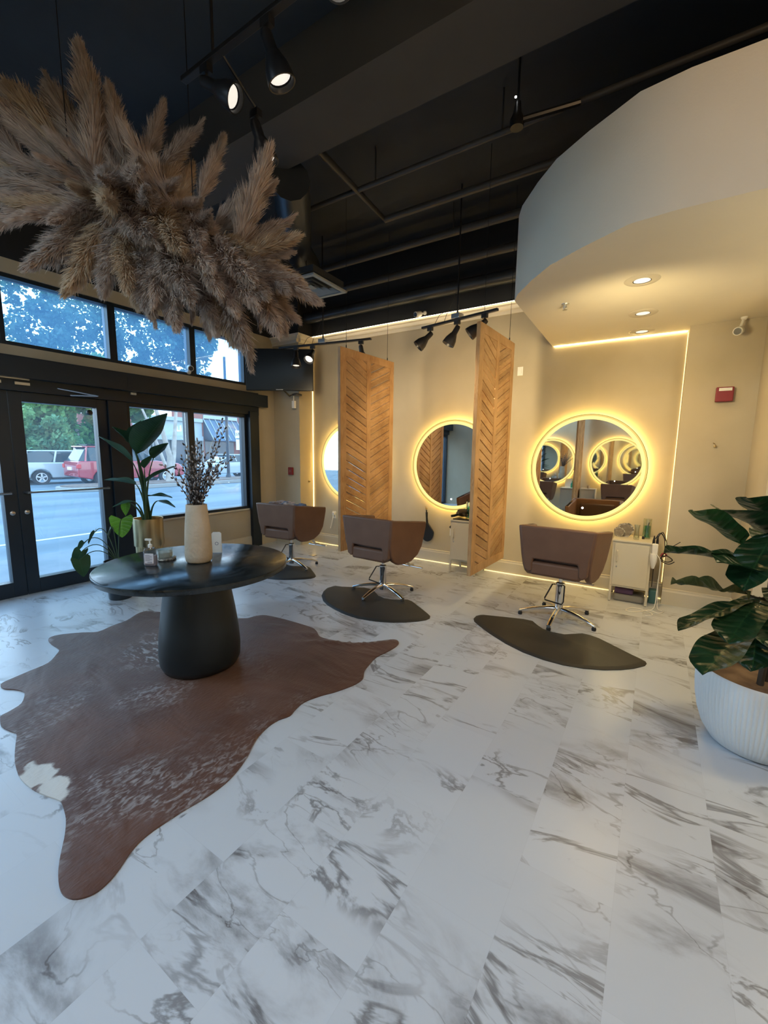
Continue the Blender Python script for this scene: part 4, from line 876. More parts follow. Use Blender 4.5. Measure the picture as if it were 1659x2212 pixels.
b = B(); b.lathe([(.009,0),(.013,0),(.013,.001),(.009,.001),(.009,0)], 20, (0,-.0045,.07), rot=(PI/2,0,0)); b.obj('ring_mark', 'labelgrey', sg)
# ------------------------------------------------------------------ cowhide
HIDE = [[-3.817,2.029],[-3.905,1.983],[-3.897,1.899],[-3.82,1.773],[-3.803,1.652],[-3.768,1.52],[-3.852,1.445],[-3.946,1.339],[-3.965,1.269],[-3.916,1.23],[-3.807,1.214],[-3.663,1.21],[-3.585,1.166],[-3.483,1.078],[-3.457,0.97],[-3.433,0.869],[-3.417,0.814],[-3.375,0.793],[-3.315,0.798],[-3.263,0.826],[-3.191,0.848],[-3.137,0.841],[-3.04,0.796],[-3.002,0.733],[-2.989,0.691],[-2.96,0.677],[-2.871,0.658],[-2.779,0.669],[-2.727,0.68],[-2.633,0.649],[-2.524,0.613],[-2.436,0.591],[-2.331,0.576],[-2.222,0.579],[-2.117,0.598],[-2.036,0.62],[-1.985,0.615],[-1.903,0.595],[-1.826,0.563],[-1.773,0.535],[-1.722,0.508],[-1.671,0.485],[-1.612,0.466],[-1.567,0.461],[-1.523,0.473],[-1.495,0.499],[-1.482,0.532],[-1.488,0.574],[-1.507,0.616],[-1.537,0.666],[-1.553,0.711],[-1.557,0.762],[-1.552,0.821],[-1.544,0.892],[-1.532,0.954],[-1.526,1.024],[-1.529,1.092],[-1.548,1.164],[-1.581,1.242],[-1.618,1.304],[-1.653,1.375],[-1.672,1.462],[-1.668,1.531],[-1.644,1.594],[-1.662,1.663],[-1.668,1.744],[-1.629,1.848],[-1.588,1.919],[-1.553,2.002],[-1.531,2.081],[-1.533,2.155],[-1.581,2.242],[-1.608,2.351],[-1.623,2.455],[-1.604,2.564],[-1.593,2.673],[-1.606,2.744],[-1.647,2.782],[-1.694,2.761],[-1.768,2.671],[-1.854,2.585],[-1.955,2.521],[-2.083,2.489],[-2.195,2.481],[-2.283,2.539],[-2.364,2.576],[-2.5,2.581],[-2.708,2.574],[-2.906,2.546],[-2.972,2.486],[-3.073,2.344]]
def smooth_poly(P, k=3):
    out = []; n = len(P)
    for i in range(n):
        p0, p1, p2, p3 = [Vector(P[(i+j-1) % n]) for j in range(4)]
        for q in range(k):
            t_ = q/k; out.append(tuple(.5*((2*p1)+(-p0+p2)*t_+(2*p0-5*p1+4*p2-p3)*t_*t_+(-p0+3*p1-3*p2+p3)*t_**3)))
    return out
HP = smooth_poly(HIDE)
from mathutils.geometry import delaunay_2d_cdt
xs = [p[0] for p in HP]; ys = [p[1] for p in HP]; pts2 = [Vector(p) for p in HP]; nb_ = len(pts2)
def inside(x, y):
    c = False; n = len(HP); j = n-1
    for i in range(n):
        xi, yi = HP[i]; xj, yj = HP[j]
        if (yi > y) != (yj > y) and x < (xj-xi)*(y-yi)/(yj-yi)+xi: c = not c
        j = i
    return c
st_ = .035; yy = min(ys)
while yy < max(ys):
    xx = min(xs)
    while xx < max(xs):
        if inside(xx, yy): pts2.append(Vector((xx+random.uniform(-.008,.008), yy+random.uniform(-.008,.008))))
        xx += st_
    yy += st_
vv, ee, ff, *_ = delaunay_2d_cdt(pts2, [], [list(range(nb_))], 1, 1e-5)
creases = [((-1.62,2.75),(-2.35,2.25),.012,.02),((-1.95,2.62),(-2.45,2.40),.010,.018),((-3.05,1.62),(-2.7,1.75),.010,.02),((-2.9,1.2),(-2.2,1.05),.009,.025),((-3.3,1.25),(-3.05,1.15),.010,.02),((-2.45,1.42),(-2.6,1.1),.007,.02),((-2.3,1.38),(-2.35,1.1),.006,.02)]
def hz(x, y, edge):
    z = .0085 + .003*noise.noise(Vector((x*3, y*3, 0)))
    for (ax, ay), (bx, by), hh, w in creases:
        dx, dy = bx-ax, by-ay; u = max(0, min(1, ((x-ax)*dx+(y-ay)*dy)/(dx*dx+dy*dy))); d = math.hypot(x-ax-u*dx, y-ay-u*dy)
        z += hh*math.exp(-(d/w)**2)*math.sin(PI*min(1, max(0, u*.9+.05)))
    if math.hypot(x-TX, y-TY) < .30: z = min(z, .009)
    return z
b = B(); VS = [b.bm.verts.new((p[0], p[1], hz(p[0], p[1], 0) if i >= nb_ else .007)) for i, p in enumerate(vv)]
for f in ff:
    try: b.bm.faces.new([VS[i] for i in f])
    except ValueError: pass
bot = [b.bm.verts.new((VS[i].co.x, VS[i].co.y, .0006)) for i in range(nb_)]
for i in range(nb_):
    j = (i+1) % nb_
    b.bm.faces.new((VS[i], VS[j], bot[j], bot[i]))
tag(b.obj('cowhide_rug', 'hide', smooth=70), 'brown cowhide rug spread under the round black table', 'rug')
# ------------------------------------------------------------------ leaves
CAMP = Vector((0,0,1.5))
def leaf_mesh(b, base, tip, width, kind='fig', nu=12, nv=6, face=None, droop=.12, curl=.0, seed=0, mi=0, wave=.0):
    base, tip = Vector(base), Vector(tip); d = tip-base; Lh = d.length; d.normalize(); rnd = random.Random(seed)
    n = (face or (CAMP-base).normalized()*.75 + Vector((0,0,.45)) + Vector((rnd.uniform(-.3,.3), rnd.uniform(-.3,.3), rnd.uniform(-.2,.3))))
    n = (n - d*n.dot(d)).normalized(); s = d.cross(n).normalized()
    ph = rnd.uniform(0,6)
    rows = []
    for i in range(nu+1):
        u = i/nu
        if kind == 'fig': w = (.30+.70*math.sin(PI*min(1, u*.62+.12))**1.2)*(1-max(0,(u-.86)/.14)**2*.92) * min(1, u*7+.12)
        elif kind == 'bop': w = math.sin(PI*min(1, u**.72))**.85
        elif kind == 'heart': w = (math.cos(PI*u/2)**.75)*(1.0 if u > .08 else .8)
        else: w = math.sin(PI*u)**.8
        w = max(w, .02)*width/2
        row = []
        for j in range(nv+1):
            v = j/nv*2-1
            back = 0
            if kind == 'heart' : back = -.16*Lh*(1-u)**3*abs(v)**.8*1.6
            zf = .22*abs(v)*w - droop*Lh*u*u + wave*Lh*math.sin(u*11+ph+2*v)*abs(v) + curl*w*v*v
            rip = .018*Lh*math.sin(u*PI*9)*(abs(v)*(1-abs(v)))*2 if kind == 'fig' else 0
            row.append(b.bm.verts.new(base + d*(u*Lh+back) + s*(v*w) + n*(zf+rip)))
        rows.append(row)
    uvl = b.bm.loops.layers.uv.verify()
    for i, (p, q) in enumerate(zip(rows, rows[1:])):
        for j in range(nv):
            f = b.bm.faces.new((p[j], p[j+1], q[j+1], q[j])); f.material_index = mi
            for lp, (a, c) in zip(f.loops, ((i, j), (i, j+1), (i+1, j+1), (i+1, j))): lp[uvl].uv = (a/nu, c/nv)
def bez(p0, p1, p2, n=10):
    return [tuple((1-t)**2*Vector(p0)+2*t*(1-t)*Vector(p1)+t*t*Vector(p2)) for t in [i/n for i in range(n+1)]]
# fiddle leaf fig in a ribbed white pot
PX, PY = .545, 2.785
pot = thing('planter', 'white ribbed ceramic pot at the right edge holding the big leafy plant', 'plant pot', (PX,PY,0))
b = B()
nfl = 84
def rib(a, z): 
    return 1+.020*abs(math.sin(a*nfl/2)) if .05 < z < .385 else 1
b.lathe([(0,.0),(.165,.0),(.19,.012),(.222,.07),(.245,.14),(.260,.22),(.267,.30),(.268,.37),(.266,.398),(.258,.404),(.248,.398),(.244,.30),(.0,.29)], nfl*6, mod=rib)
b.obj('pot', 'potwhite', pot, smooth=60)
b = B(); b.lathe([(.2475,.385),(.246,.33),(.2,.334),(.1,.34),(0,.34)], 60); b.obj('soil', 'soil', pot)
fig = thing('fiddle_leaf_fig', 'large dark green broad leaved plant growing in the ribbed white pot', 'plant', (PX,PY,.356))
fo = Vector((PX,PY,.356))
FS = [[0.5,2.709,1.143],[0.506,2.687,0.988],[0.502,2.647,0.836],[0.56,2.78,0.9],[0.55,2.77,0.6],[0.54,2.77,0.3]]
b = B(); b.tube([tuple(Vector(p)-fo) for p in FS[::-1]][0:] , [.016,.014,.012,.010,.008,.006], 8)
b.tube([(.02,.01,0),(.05,.0,.25),(.08,.03,.5)], [.012,.01,.006], 8); b.obj('stem', 'figstem', fig)
FIG = [[[0.164,2.408,1.279],[0.37,2.569,1.092],0.15,0],[[0.065,2.256,1.11],[0.352,2.543,1.007],0.09,1],[[0.095,2.191,0.964],[0.426,2.589,0.847],0.07,2],[[0.135,2.189,0.794],[0.436,2.567,0.828],0.09,0],[[0.229,2.138,0.632],[0.432,2.523,0.723],0.18,3],[[0.313,2.236,0.749],[0.459,2.583,0.828],0.17,0],[[0.264,2.415,1.299],[0.492,2.689,1.123],0.2,3],[[0.272,2.323,1.073],[0.466,2.61,0.965],0.17,0],[[0.379,2.615,1.331],[0.537,2.745,1.142],0.2,3],[[0.351,2.353,0.95],[0.486,2.63,1.154],0.17,0],[[0.419,2.337,0.593],[0.47,2.601,0.751],0.15,3],[[0.476,2.334,0.716],[0.506,2.612,0.824],0.14,3],[[0.516,2.639,1.308],[0.524,2.725,1.075],0.2,3],[[0.708,2.796,1.153],[0.547,2.732,1.031],0.18,0],[[0.749,2.779,0.893],[0.539,2.705,0.897],0.18,3],[[0.735,2.727,0.632],[0.553,2.688,0.741],0.17,0],[[0.585,2.424,0.835],[0.522,2.691,0.874],0.17,0],[[0.551,2.435,1.03],[0.528,2.72,1.03],0.17,0],[[0.491,2.898,1.162],[0.531,2.78,1.019],0.15,3],[[0.462,2.857,0.665],[0.5,2.726,0.813],0.12,3],[[0.338,2.671,0.747],[0.469,2.649,0.829],0.12,3]]
for i, (tip, base, w, k) in enumerate(FIG):
    b = B(); leaf_mesh(b, Vector(base)-fo, Vector(tip)-fo, w, 'fig', 24, 12, droop=.10 if k != 2 else .02, seed=i*3+1, curl=.5 if k in (1,2) else .12, wave=.018 if k != 2 else .05)
    b.obj('leaf', {0:'leaf_fig',1:'leaf_fig',2:'leaf_fig_olive',3:'leaf_fig'}[k] if i != 0 else 'leaf_fig_light', fig, smooth=180, fixn=False)
    # petiole
    b = B(); S = min((Vector(q) for q in FS), key=lambda q: (q-Vector(base)).length); b.tube(bez(S-fo, (S+Vector(base))/2-fo+Vector((0,0,-.02)), Vector(base)-fo, 5), .0045, 5); b.obj('leaf_stalk', 'figstem', fig)
# bird of paradise in the brass pot
GX, GY = -4.74, 2.50
gp = thing('brass_planter', 'tall brass pot with fluted lower half standing by the window post', 'plant pot', (GX,GY,0))
b = B(); b.lathe([(.135,.44),(.150,.44),(.152,.446),(.152,.745),(.149,.748),(.142,.745),(.142,.70),(0,.69)], 48); b.obj('upper_bowl', 'gold', gp)
b = B(); b.lathe([(0,.0),(.128,.0),(.132,.01),(.138,.44),(0,.44)], 216, mod=lambda a, z: 1-.03*abs(math.sin(a*18))); b.obj('fluted_base', 'gold', gp, smooth=60)
bp_ = thing('bird_of_paradise_plant', 'tall green plant with paddle leaves in the brass pot', 'plant', (GX,GY,.69)); bo = Vector((GX,GY,.69))
b = B(); b.lathe([(.14,.002),(0,.008)], 24); b.obj('soil', 'soil', bp_)
BOP = [[[-4.458,2.607,1.915],[-4.78,2.445,1.456],0.3,0],[[-5.134,2.254,1.675],[-4.815,2.408,1.375],0.12,1],[[-5.183,2.421,1.786],[-4.807,2.439,1.53],0.2,0],[[-4.414,2.582,1.593],[-4.622,2.537,1.403],0.16,0],[[-4.292,2.563,1.366],[-4.668,2.465,1.153],0.13,0],[[-4.94,2.18,1.203],[-4.751,2.407,1.121],0.19,1],[[-4.275,2.518,1.037],[-4.638,2.459,0.998],0.1,0],[[-4.238,2.525,0.931],[-4.545,2.511,0.95],0.07,0],[[-4.848,2.189,0.907],[-4.765,2.368,0.941],0.08,1],[[-4.581,2.513,1.459],[-4.694,2.473,1.297],0.12,0],[[-4.719,2.256,0.811],[-4.832,2.324,0.935],0.09,2],[[-4.895,2.554,1.838],[-4.826,2.431,1.555],0.2,0]]
for i, (tip, base, w, k) in enumerate(BOP):
    b = B(); leaf_mesh(b, Vector(base)-bo, Vector(tip)-bo, w, 'bop', 14, 6, droop=.10, seed=i*5+2, curl=.3, wave=.012)
    b.obj('leaf', {0:'leaf_bop',1:'leaf_bop_pale',2:'leaf_bright'}[k], bp_, smooth=180, fixn=False)
    bs = Vector(base)-bo; b = B(); r0 = Vector((random.uniform(-.03,.03), random.uniform(-.04,.04), 0))
    b.tube(bez(r0, (r0.x*.6+bs.x*.25, r0.y*.6+bs.y*.25, bs.z*.65+.05), bs, 10), [.014-.0009*q for q in range(11)], 6); b.obj('stalk', 'stem', bp_)
# vine with split leaves in a dark pot
MX, MY_ = -4.50, 2.05
mp_ = thing('dark_planter', 'dark round pot behind the table, left of the brass pot', 'plant pot', (MX,MY_,0))
b = B(); b.lathe([(0,0),(.10,0),(.105,.01),(.125,.38),(.13,.39),(.122,.39),(.118,.36),(0,.35)], 32); b.obj('pot', 'darkpot', mp_)
mn = thing('monstera_plant', 'trailing plant with one bright heart shaped leaf, beside the brass pot', 'plant', (MX,MY_,.35)); mo = Vector((MX,MY_,.35))
MON = [[[-4.517,2.112,0.612],[-4.541,2.127,0.794],0.21,2],[[-4.693,1.872,0.565],[-4.645,1.922,0.68],0.13,0],[[-4.716,1.788,0.507],[-4.669,1.831,0.589],0.1,0],[[-4.561,1.687,0.391],[-4.515,1.741,0.535],0.13,0],[[-4.417,1.708,0.316],[-4.466,1.701,0.47],0.17,0],[[-4.589,2.005,0.602],[-4.565,2.035,0.695],0.1,1]]
for i, (tip, base, w, k) in enumerate(MON):
    b = B(); leaf_mesh(b, Vector(base)-mo, Vector(tip)-mo, w, 'heart', 12, 8, droop=.05, seed=i*7+3, curl=.1, wave=.02 if i else 0, face=((CAMP-Vector(base)).normalized() if i == 0 else None))
    b.obj('leaf', 'leaf_bright' if i == 0 else 'leaf_bop', mn, smooth=180, fixn=False)
    bs = Vector(base)-mo; b = B(); b.tube(bez((0,0,0), (bs.x*.45, bs.y*.45, max(bs.z, .05)+(.16 if i else -.05)), bs, 10), .0042, 5); b.obj('stalk', 'stem', mn)
# ------------------------------------------------------------------ hanging pampas
PAM = [[[-3.184,1.42,3.919],[-2.902,1.422,3.21]],[[-2.912,1.487,3.639],[-2.799,1.484,3.184]],[[-2.578,1.617,3.494],[-2.717,1.527,3.126]],[[-2.32,1.7,3.352],[-2.648,1.57,3.119]],[[-2.506,1.7,3.352],[-2.603,1.579,2.997]],[[-2.3,1.835,3.368],[-2.416,1.695,2.973]],[[-1.992,1.859,3.044],[-2.328,1.724,2.811]],[[-1.977,1.925,3.024],[-2.284,1.748,2.785]],[[-1.91,2.0,2.858],[-2.228,1.764,2.663]],[[-1.802,1.93,2.739],[-2.201,1.774,2.623]],[[-1.66,1.889,2.306],[-2.121,1.826,2.624]],[[-1.811,1.904,2.26],[-2.171,1.78,2.542]],[[-1.902,1.967,2.627],[-2.178,1.789,2.623]],[[-3.453,1.284,3.78],[-2.967,1.38,3.209]],[[-3.677,1.205,3.807],[-3.082,1.306,3.207]],[[-3.532,1.084,3.608],[-3.174,1.247,3.206]],[[-3.517,1.133,3.485],[-3.176,1.25,3.233]],[[-3.359,1.001,3.159],[-3.045,1.303,3.045]],[[-3.509,1.011,3.078],[-3.063,1.282,2.99]],[[-3.27,1.014,2.899],[-3.01,1.303,2.909]],[[-3.125,0.961,2.741],[-3.032,1.286,2.896]],[[-2.85,1.074,2.717],[-2.943,1.35,2.938]],[[-2.9,0.986,2.387],[-2.945,1.331,2.829]],[[-2.894,1.073,2.52],[-2.936,1.341,2.856]],[[-2.795,1.101,2.309],[-2.876,1.375,2.83]],[[-2.895,1.173,2.41],[-2.856,1.393,2.857]],[[-2.862,1.312,2.396],[-2.842,1.398,2.83]],[[-2.699,1.224,2.316],[-2.805,1.417,2.804]],[[-2.342,1.308,2.53],[-2.832,1.429,2.98]],[[-2.157,1.421,2.497],[-2.644,1.543,2.942]],[[-2.115,1.521,2.57],[-2.483,1.647,2.945]],[[-2.005,1.547,2.302],[-2.418,1.653,2.728]],[[-2.124,1.514,2.207],[-2.478,1.596,2.619]],[[-2.418,1.32,2.172],[-2.662,1.477,2.616]],[[-2.603,1.398,2.274],[-2.736,1.439,2.669]],[[-2.351,1.376,2.253],[-2.588,1.538,2.698]],[[-2.292,1.454,2.131],[-2.54,1.542,2.536]],[[-2.366,1.375,2.303],[-2.69,1.469,2.67]],[[-1.934,1.597,1.972],[-2.275,1.713,2.54]],[[-2.079,1.638,2.057],[-2.323,1.686,2.567]],[[-2.183,1.642,2.121],[-2.408,1.641,2.62]],[[-1.792,1.708,2.092],[-2.088,1.829,2.516]],[[-1.824,1.822,2.178],[-2.056,1.854,2.544]],[[-2.024,1.821,2.224],[-2.125,1.81,2.543]],[[-1.907,1.779,2.242],[-2.176,1.786,2.596]],[[-1.974,1.607,2.184],[-2.293,1.715,2.621]],[[-1.873,1.618,2.219],[-2.275,1.736,2.676]],[[-2.083,1.436,2.295],[-2.558,1.567,2.753]],[[-2.205,1.424,2.336],[-2.609,1.543,2.807]],[[-2.516,1.282,2.326],[-2.768,1.436,2.777]],[[-2.029,1.484,2.379],[-2.492,1.614,2.781]],[[-1.864,1.584,2.346],[-2.326,1.712,2.73]],[[-1.778,1.695,2.318],[-2.229,1.765,2.677]],[[-2.418,1.195,2.864],[-2.838,1.437,3.048]],[[-2.436,1.162,2.731],[-2.831,1.427,2.966]],[[-2.307,1.265,2.852],[-2.757,1.488,3.049]],[[-2.485,1.364,3.053],[-2.745,1.496,3.049]],[[-1.732,1.787,2.338],[-2.13,1.816,2.597]],[[-3.343,1.522,3.707],[-2.911,1.398,3.101]],[[-2.52,1.409,3.1],[-2.741,1.49,2.995]],[[-2.339,1.505,2.978],[-2.621,1.558,2.942]],[[-2.225,1.562,2.88],[-2.522,1.608,2.862]],[[-2.278,1.332,2.787],[-2.66,1.519,2.86]],[[-2.083,1.568,2.729],[-2.423,1.659,2.782]],[[-2.784,1.149,2.914],[-2.9,1.383,2.965]],[[-3.028,1.082,3.093],[-3.001,1.336,3.073]],[[-3.085,1.203,3.319],[-2.96,1.371,3.127]],[[-2.838,1.205,3.096],[-2.881,1.404,3.02]],[[-2.988,1.541,3.533],[-2.822,1.46,3.13]],[[-3.575,1.007,3.308],[-3.28,1.161,3.095]],[[-3.447,0.9,2.897],[-3.268,1.146,2.96]],[[-3.387,0.909,2.715],[-3.24,1.154,2.906]],[[-3.804,1.019,3.549],[-3.31,1.155,3.177]],[[-3.379,1.155,3.447],[-3.075,1.297,3.126]],[[-1.922,1.705,2.572],[-2.303,1.727,2.73]],[[-2.358,1.664,2.566],[-2.496,1.62,2.836]],[[-2.303,1.817,2.555],[-2.372,1.682,2.729]],[[-2.59,1.585,2.268],[-2.567,1.534,2.59]],[[-2.471,1.662,2.27],[-2.452,1.608,2.592]],[[-2.148,1.894,2.416],[-2.224,1.759,2.622]],[[-3.056,1.351,2.656],[-2.844,1.401,2.858]],[[-2.958,1.459,2.566],[-2.773,1.442,2.832]],[[-2.879,1.446,3.265],[-2.787,1.46,2.994]],[[-2.784,1.649,3.395],[-2.695,1.52,2.996]],[[-2.556,1.772,3.257],[-2.526,1.614,2.917]],[[-2.244,1.926,2.979],[-2.354,1.703,2.784]]]
CORE = [Vector(p) for p in [[-3.301,1.164,3.054],[-2.831,1.427,2.966],[-2.423,1.659,2.782],[-2.178,1.789,2.623]]]
variants = []
def plume_mesh(seed, dens=4600, fat=1.0):
    r = random.Random(seed); me = bpy.data.meshes.new('plume'); V = []; F = []
    bx, by = r.uniform(-.10,.10), r.uniform(-.10,.10)
    def axis(t): return Vector((bx*t*t, by*t*t, t))
    # central stalk
    for i in range(9):
        c = axis(i/8)
        for j in range(4): V.append(c+Vector((math.cos(j*PI/2), math.sin(j*PI/2), 0))*(.006*(1-.7*i/8)))
    for i in range(8):
        for j in range(4): F.append((i*4+j, i*4+(j+1)%4, i*4+4+(j+1)%4, i*4+4+j))
    tufts = [(r.uniform(.05,.97), r.uniform(0,2*PI), r.uniform(.6,1.25)) for _ in range(110)]
    for k in range(dens):
        t, a, g = tufts[r.randrange(len(tufts))]
        t = min(.985, max(.03, t + r.gauss(0,.02))); a += r.gauss(0,.45)
        env = math.sin(PI*min(1, (t*.90+.08))**.85)**.65*(1-.30*t)
        Ln = (.19+.06*r.random())*(1-.35*t)*(.55+.45*g)
        out = Vector((math.cos(a), math.sin(a), 0)); c = axis(t)
        spread = env*.128*g*fat*(.35+.65*r.random())
        p0 = c; p1 = c + out*spread*.55 + Vector((0,0,Ln*.35)); p2 = c + out*spread*.92 + Vector((0,0,Ln*.72)); p3 = c + out*spread*(1.02+.25*r.random()) + Vector((r.gauss(0,.008), r.gauss(0,.008), Ln*1.0))
        sd = Vector((-math.sin(a), math.cos(a), 0)) if r.random() < .5 else (out*.6+Vector((r.gauss(0,.5), r.gauss(0,.5), .1))).normalized()
        w = .0027*(.6+.8*r.random()); i0 = len(V)
        for p, ww in ((p0,w*.7),(p1,w*1.2),(p2,w),(p3,w*.2)): V.append(p-sd*ww); V.append(p+sd*ww)
        for q in range(3): F.append((i0+2*q, i0+2*q+1, i0+2*q+3, i0+2*q+2))
    me.from_pydata(V, [], F); me.polygons.foreach_set('use_smooth', [True]*len(F)); return me
pmats = ['pampas','pampas','pampas2','pampas2','pampas3']
for i in range(5):
    me = plume_mesh(40+i, fat=1.0+.12*(i % 3)); me.materials.append(M[pmats[i]]); variants.append(me)
po = Vector((CORE[1].x, CORE[1].y, CORE[1].z))
pc = thing('pampas_chandelier', 'huge hanging cloud of beige dried pampas plumes above the round table', 'dried grass arrangement', po)
def add_plume(tip, base, i):
    tip, base = Vector(tip), Vector(base); d = tip-base; Ln = max(d.length*1.05, .42); dn = d.normalized(); st = tip - dn*Ln
    o = bpy.data.objects.new('plume', variants[i % 5]); C.objects.link(o); o.parent = pc
    q = dn.to_track_quat('Z', 'Y'); q = q @ Euler((0,0,i*2.39)).to_quaternion()
    o.matrix_local = Matrix.Translation(st-po) @ q.to_matrix().to_4x4() @ Matrix.Diagonal((1.0*Ln, 1.0*Ln, Ln*.9, 1))
for i, (tip, base) in enumerate(PAM): add_plume(tip, base, i)
for i in range(14):
    c = CORE[i % 3].lerp(CORE[i % 3 + 1], random.random()); dr = Vector((random.uniform(-1,1), random.uniform(-1,1), random.uniform(-.8,.7))).normalized()
    dr = (dr + (c-CAMP).normalized()*.7).normalized(); add_plume(c+dr*random.uniform(.45,.65), c, i*3+1)
b = B(); b.tube([tuple(c-po) for c in CORE], .035, 8); b.obj('core_rod', 'bark', pc)
b = B()
for i, (tip, base) in enumerate(PAM):
    bb_ = Vector(base); cc = min((CORE[j].lerp(CORE[j+1], q/4) for j in range(3) for q in range(5)), key=lambda p: (p-bb_).length)
    b.tube([tuple(cc-po), tuple(bb_.lerp(Vector(tip), .1)-po)], .004, 4)
b.obj('grass_stems', 'vase', pc, smooth=60)
for c in (CORE[0].lerp(CORE[1], .5), CORE[2]): b = B(); b.tube([tuple(c-po), (c.x-po.x, c.y-po.y, ZC-po.z-.001)], .003, 5); b.obj('hanging_wire', 'blackmetal', pc)
# ------------------------------------------------------------------ outside
ZG = -.15
b = B(); b.box((-80,-20,ZG-.1), (-7.4,60,ZG)); struct(b.obj('trim_6', 'asphalt', smooth=0))     # car park surface
b = B(); b.box((-7.4,-20,ZG-.1), (-5.5,30,-.02)); struct(b.obj('trim_7', 'concrete', smooth=0))   # pavement outside the doors
b = B(); b.box((-9.35,-4,ZG), (-9.22,12,ZG+.004)); tag(b.obj('parking_line', 'paint', smooth=0), 'white painted line on the asphalt just outside the doors', 'road marking')
isl = thing('kerbed_island', 'long kerbed island of brown mulch across the car park', 'kerb island', (-19.5,7,ZG))
def stadium(x0, x1, y0, y1, n=10):
    r = (x1-x0)/2; cx = (x0+x1)/2; P_ = []
    for i in range(n+1): a = PI+PI*i/n; P_.append((cx+r*math.cos(a), y0+r+r*math.sin(a)))
    for i in range(n+1): a = PI*i/n; P_.append((cx+r*math.cos(a), y1-r+r*math.sin(a)))
    return P_
b = B(); b.prism(stadium(-1.1,1.1,-.1,22), 0, .16); b.obj('kerb', 'curb', isl, smooth=0, bevel=.02)
b = B(); b.prism(stadium(-.95,.95,.05,21.8), .15, .19); b.obj('mulch_bed', 'mulch', isl, smooth=0)
def car(loc, rz, paint, label, kind='hatch'):
    t = thing('car', label, 'car', loc, rz, 'parked cars')
    if kind == 'suv':
        Lc, Hc, wl, bl, wr = 4.7, 1.78, 1.0, 1.12, .38; prof = [(0,.42),(0,.95),(.05,1.12),(3.35,1.12),(4.45,.98),(4.68,.75),(4.7,.4)]; green = [(.08,1.10),(.42,1.70),(.65,1.76),(2.55,1.74),(3.45,1.10)]
    elif kind == 'sedan':
        Lc, Hc, wl, bl, wr = 4.7, 1.42, .95, .95, .34; prof = [(0,.36),(.02,.85),(.15,.98),(1.0,1.0),(3.3,.95),(4.5,.78),(4.68,.55),(4.7,.34)]; green = [(.85,.98),(1.35,1.36),(2.4,1.42),(3.4,.94)]
    else:
        Lc, Hc, wl, bl, wr = 4.4, 1.54, .9, 1.0, .34; prof = [(0,.36),(-.02,.72),(.10,1.02),(3.1,1.0),(4.15,.82),(4.38,.55),(4.4,.34)]; green = [(.12,1.0),(.50,1.46),(.9,1.54),(2.1,1.50),(3.2,.98)]
    w = .9; wx = (wl, Lc-.88)
    # lower body with wheel arches (local X = length, from the tail)
    poly = [(p[0], p[1]) for p in prof][::-1]
    poly = prof[:]                                   # tail bottom -> roof line -> nose bottom
    for c in wx[::-1]:
        for i in range(9):
            a = PI*i/8; poly.append((c+(wr+.06)*math.cos(a), .30+(wr+.06)*math.sin(a)*.98))
    b = B(); b.prism(poly, -w, w, axis='y')
    b.obj('body', paint, t, smooth=30, bevel=.05, seg=3)
    b = B(); n0 = len(b.bm.verts); b.prism(green, -w*.86, w*.86, axis='y')
    for v in b.bm.verts:
        k = (v.co.z-1.0)/.75; v.co.y *= 1-.16*max(0, k)
    cb = b.obj('cabin_glass', 'carglass', t, smooth=30, bevel=.03)
    b = B(); zt_ = max(g[1] for g in green); xs_ = sorted(g[0] for g in green if g[1] > zt_-.1)
    b.box((xs_[0]-.12,-w*.76,zt_-.04), (xs_[-1]+.1,w*.76,zt_+.025)); b.obj('roof', paint, t, smooth=0, bevel=.03)
    b = B()
    for s in (-1,1):
        for x0 in ((green[0][0]+.25, green[-1][0]*.45) if kind != 'sedan' else (1.3,2.15)):
            b.tube([(x0,s*w*.85,1.02),(x0+.12,s*w*.75,zt_-.02)], .04, 6)
    b.obj('pillar', paint, t)
    if kind == 'suv':
        b = B()
        for s in (-1,1): b.tube([(.5,s*.6,1.84),(2.5,s*.6,1.84)], .025, 6)
        for x in (.6,1.2,1.8,2.4): b.tube([(x,-.6,1.84),(x,.6,1.84)], .02, 6)
        b.obj('roof_rack', 'blackmetal', t)
    for s in (-1,1):
        for x in wx:
            b = B(); b.lathe([(wr*.62,-.10),(wr*.95,-.11),(wr,-.08),(wr,.08),(wr*.95,.11),(wr*.62,.10)], 28, (x,s*(w-.10),wr-.02), rot=(PI/2,0,0)); wv = b.obj('wheel', 'tyre', t)
            b = B()
            for q in range(5):
                a = q*2*PI/5; b.box((x-.03,s*w-.02,wr-.02),(x+.03,s*w+.0,wr-.02+wr*.6)); 
                for v in b.bm.verts[-8:] if False else list(b.bm.verts)[-8:]:
                    dx, dz = v.co.x-x, v.co.z-(wr-.02); v.co.x = x+dx*math.cos(a)-dz*math.sin(a); v.co.z = wr-.02+dx*math.sin(a)+dz*math.cos(a)
            b.lathe([(wr*.55,-.01),(wr*.64,-.01),(wr*.64,.01),(wr*.55,.01),(wr*.55,-.01)], 28, (x,s*(w-.005),wr-.02), rot=(PI/2,0,0)); b.obj('rim', 'alloy', wv, smooth=30)
    b = B()
    for s in (-1,1): b.box((-.03,s*.85-.13,.80), (.12,s*.85+.06,.98))
    b.obj('tail_light', 'taillight', t, smooth=0, bevel=.02)
    b = B(); b.box((-.045,-.25,.62 if kind != 'suv' else .72), (.0,.25,.74 if kind != 'suv' else .86)); b.obj('number_plate', 'whiteplastic', t, smooth=0)
    return t
car((-21.9,8.3,ZG), R_(86), 'carred', 'red sport utility vehicle with roof rack parked beyond the island', 'suv')
car((-24.6,7.0,ZG), R_(84), 'carwhite', 'white hatchback parked left of the red vehicle', 'hatch')
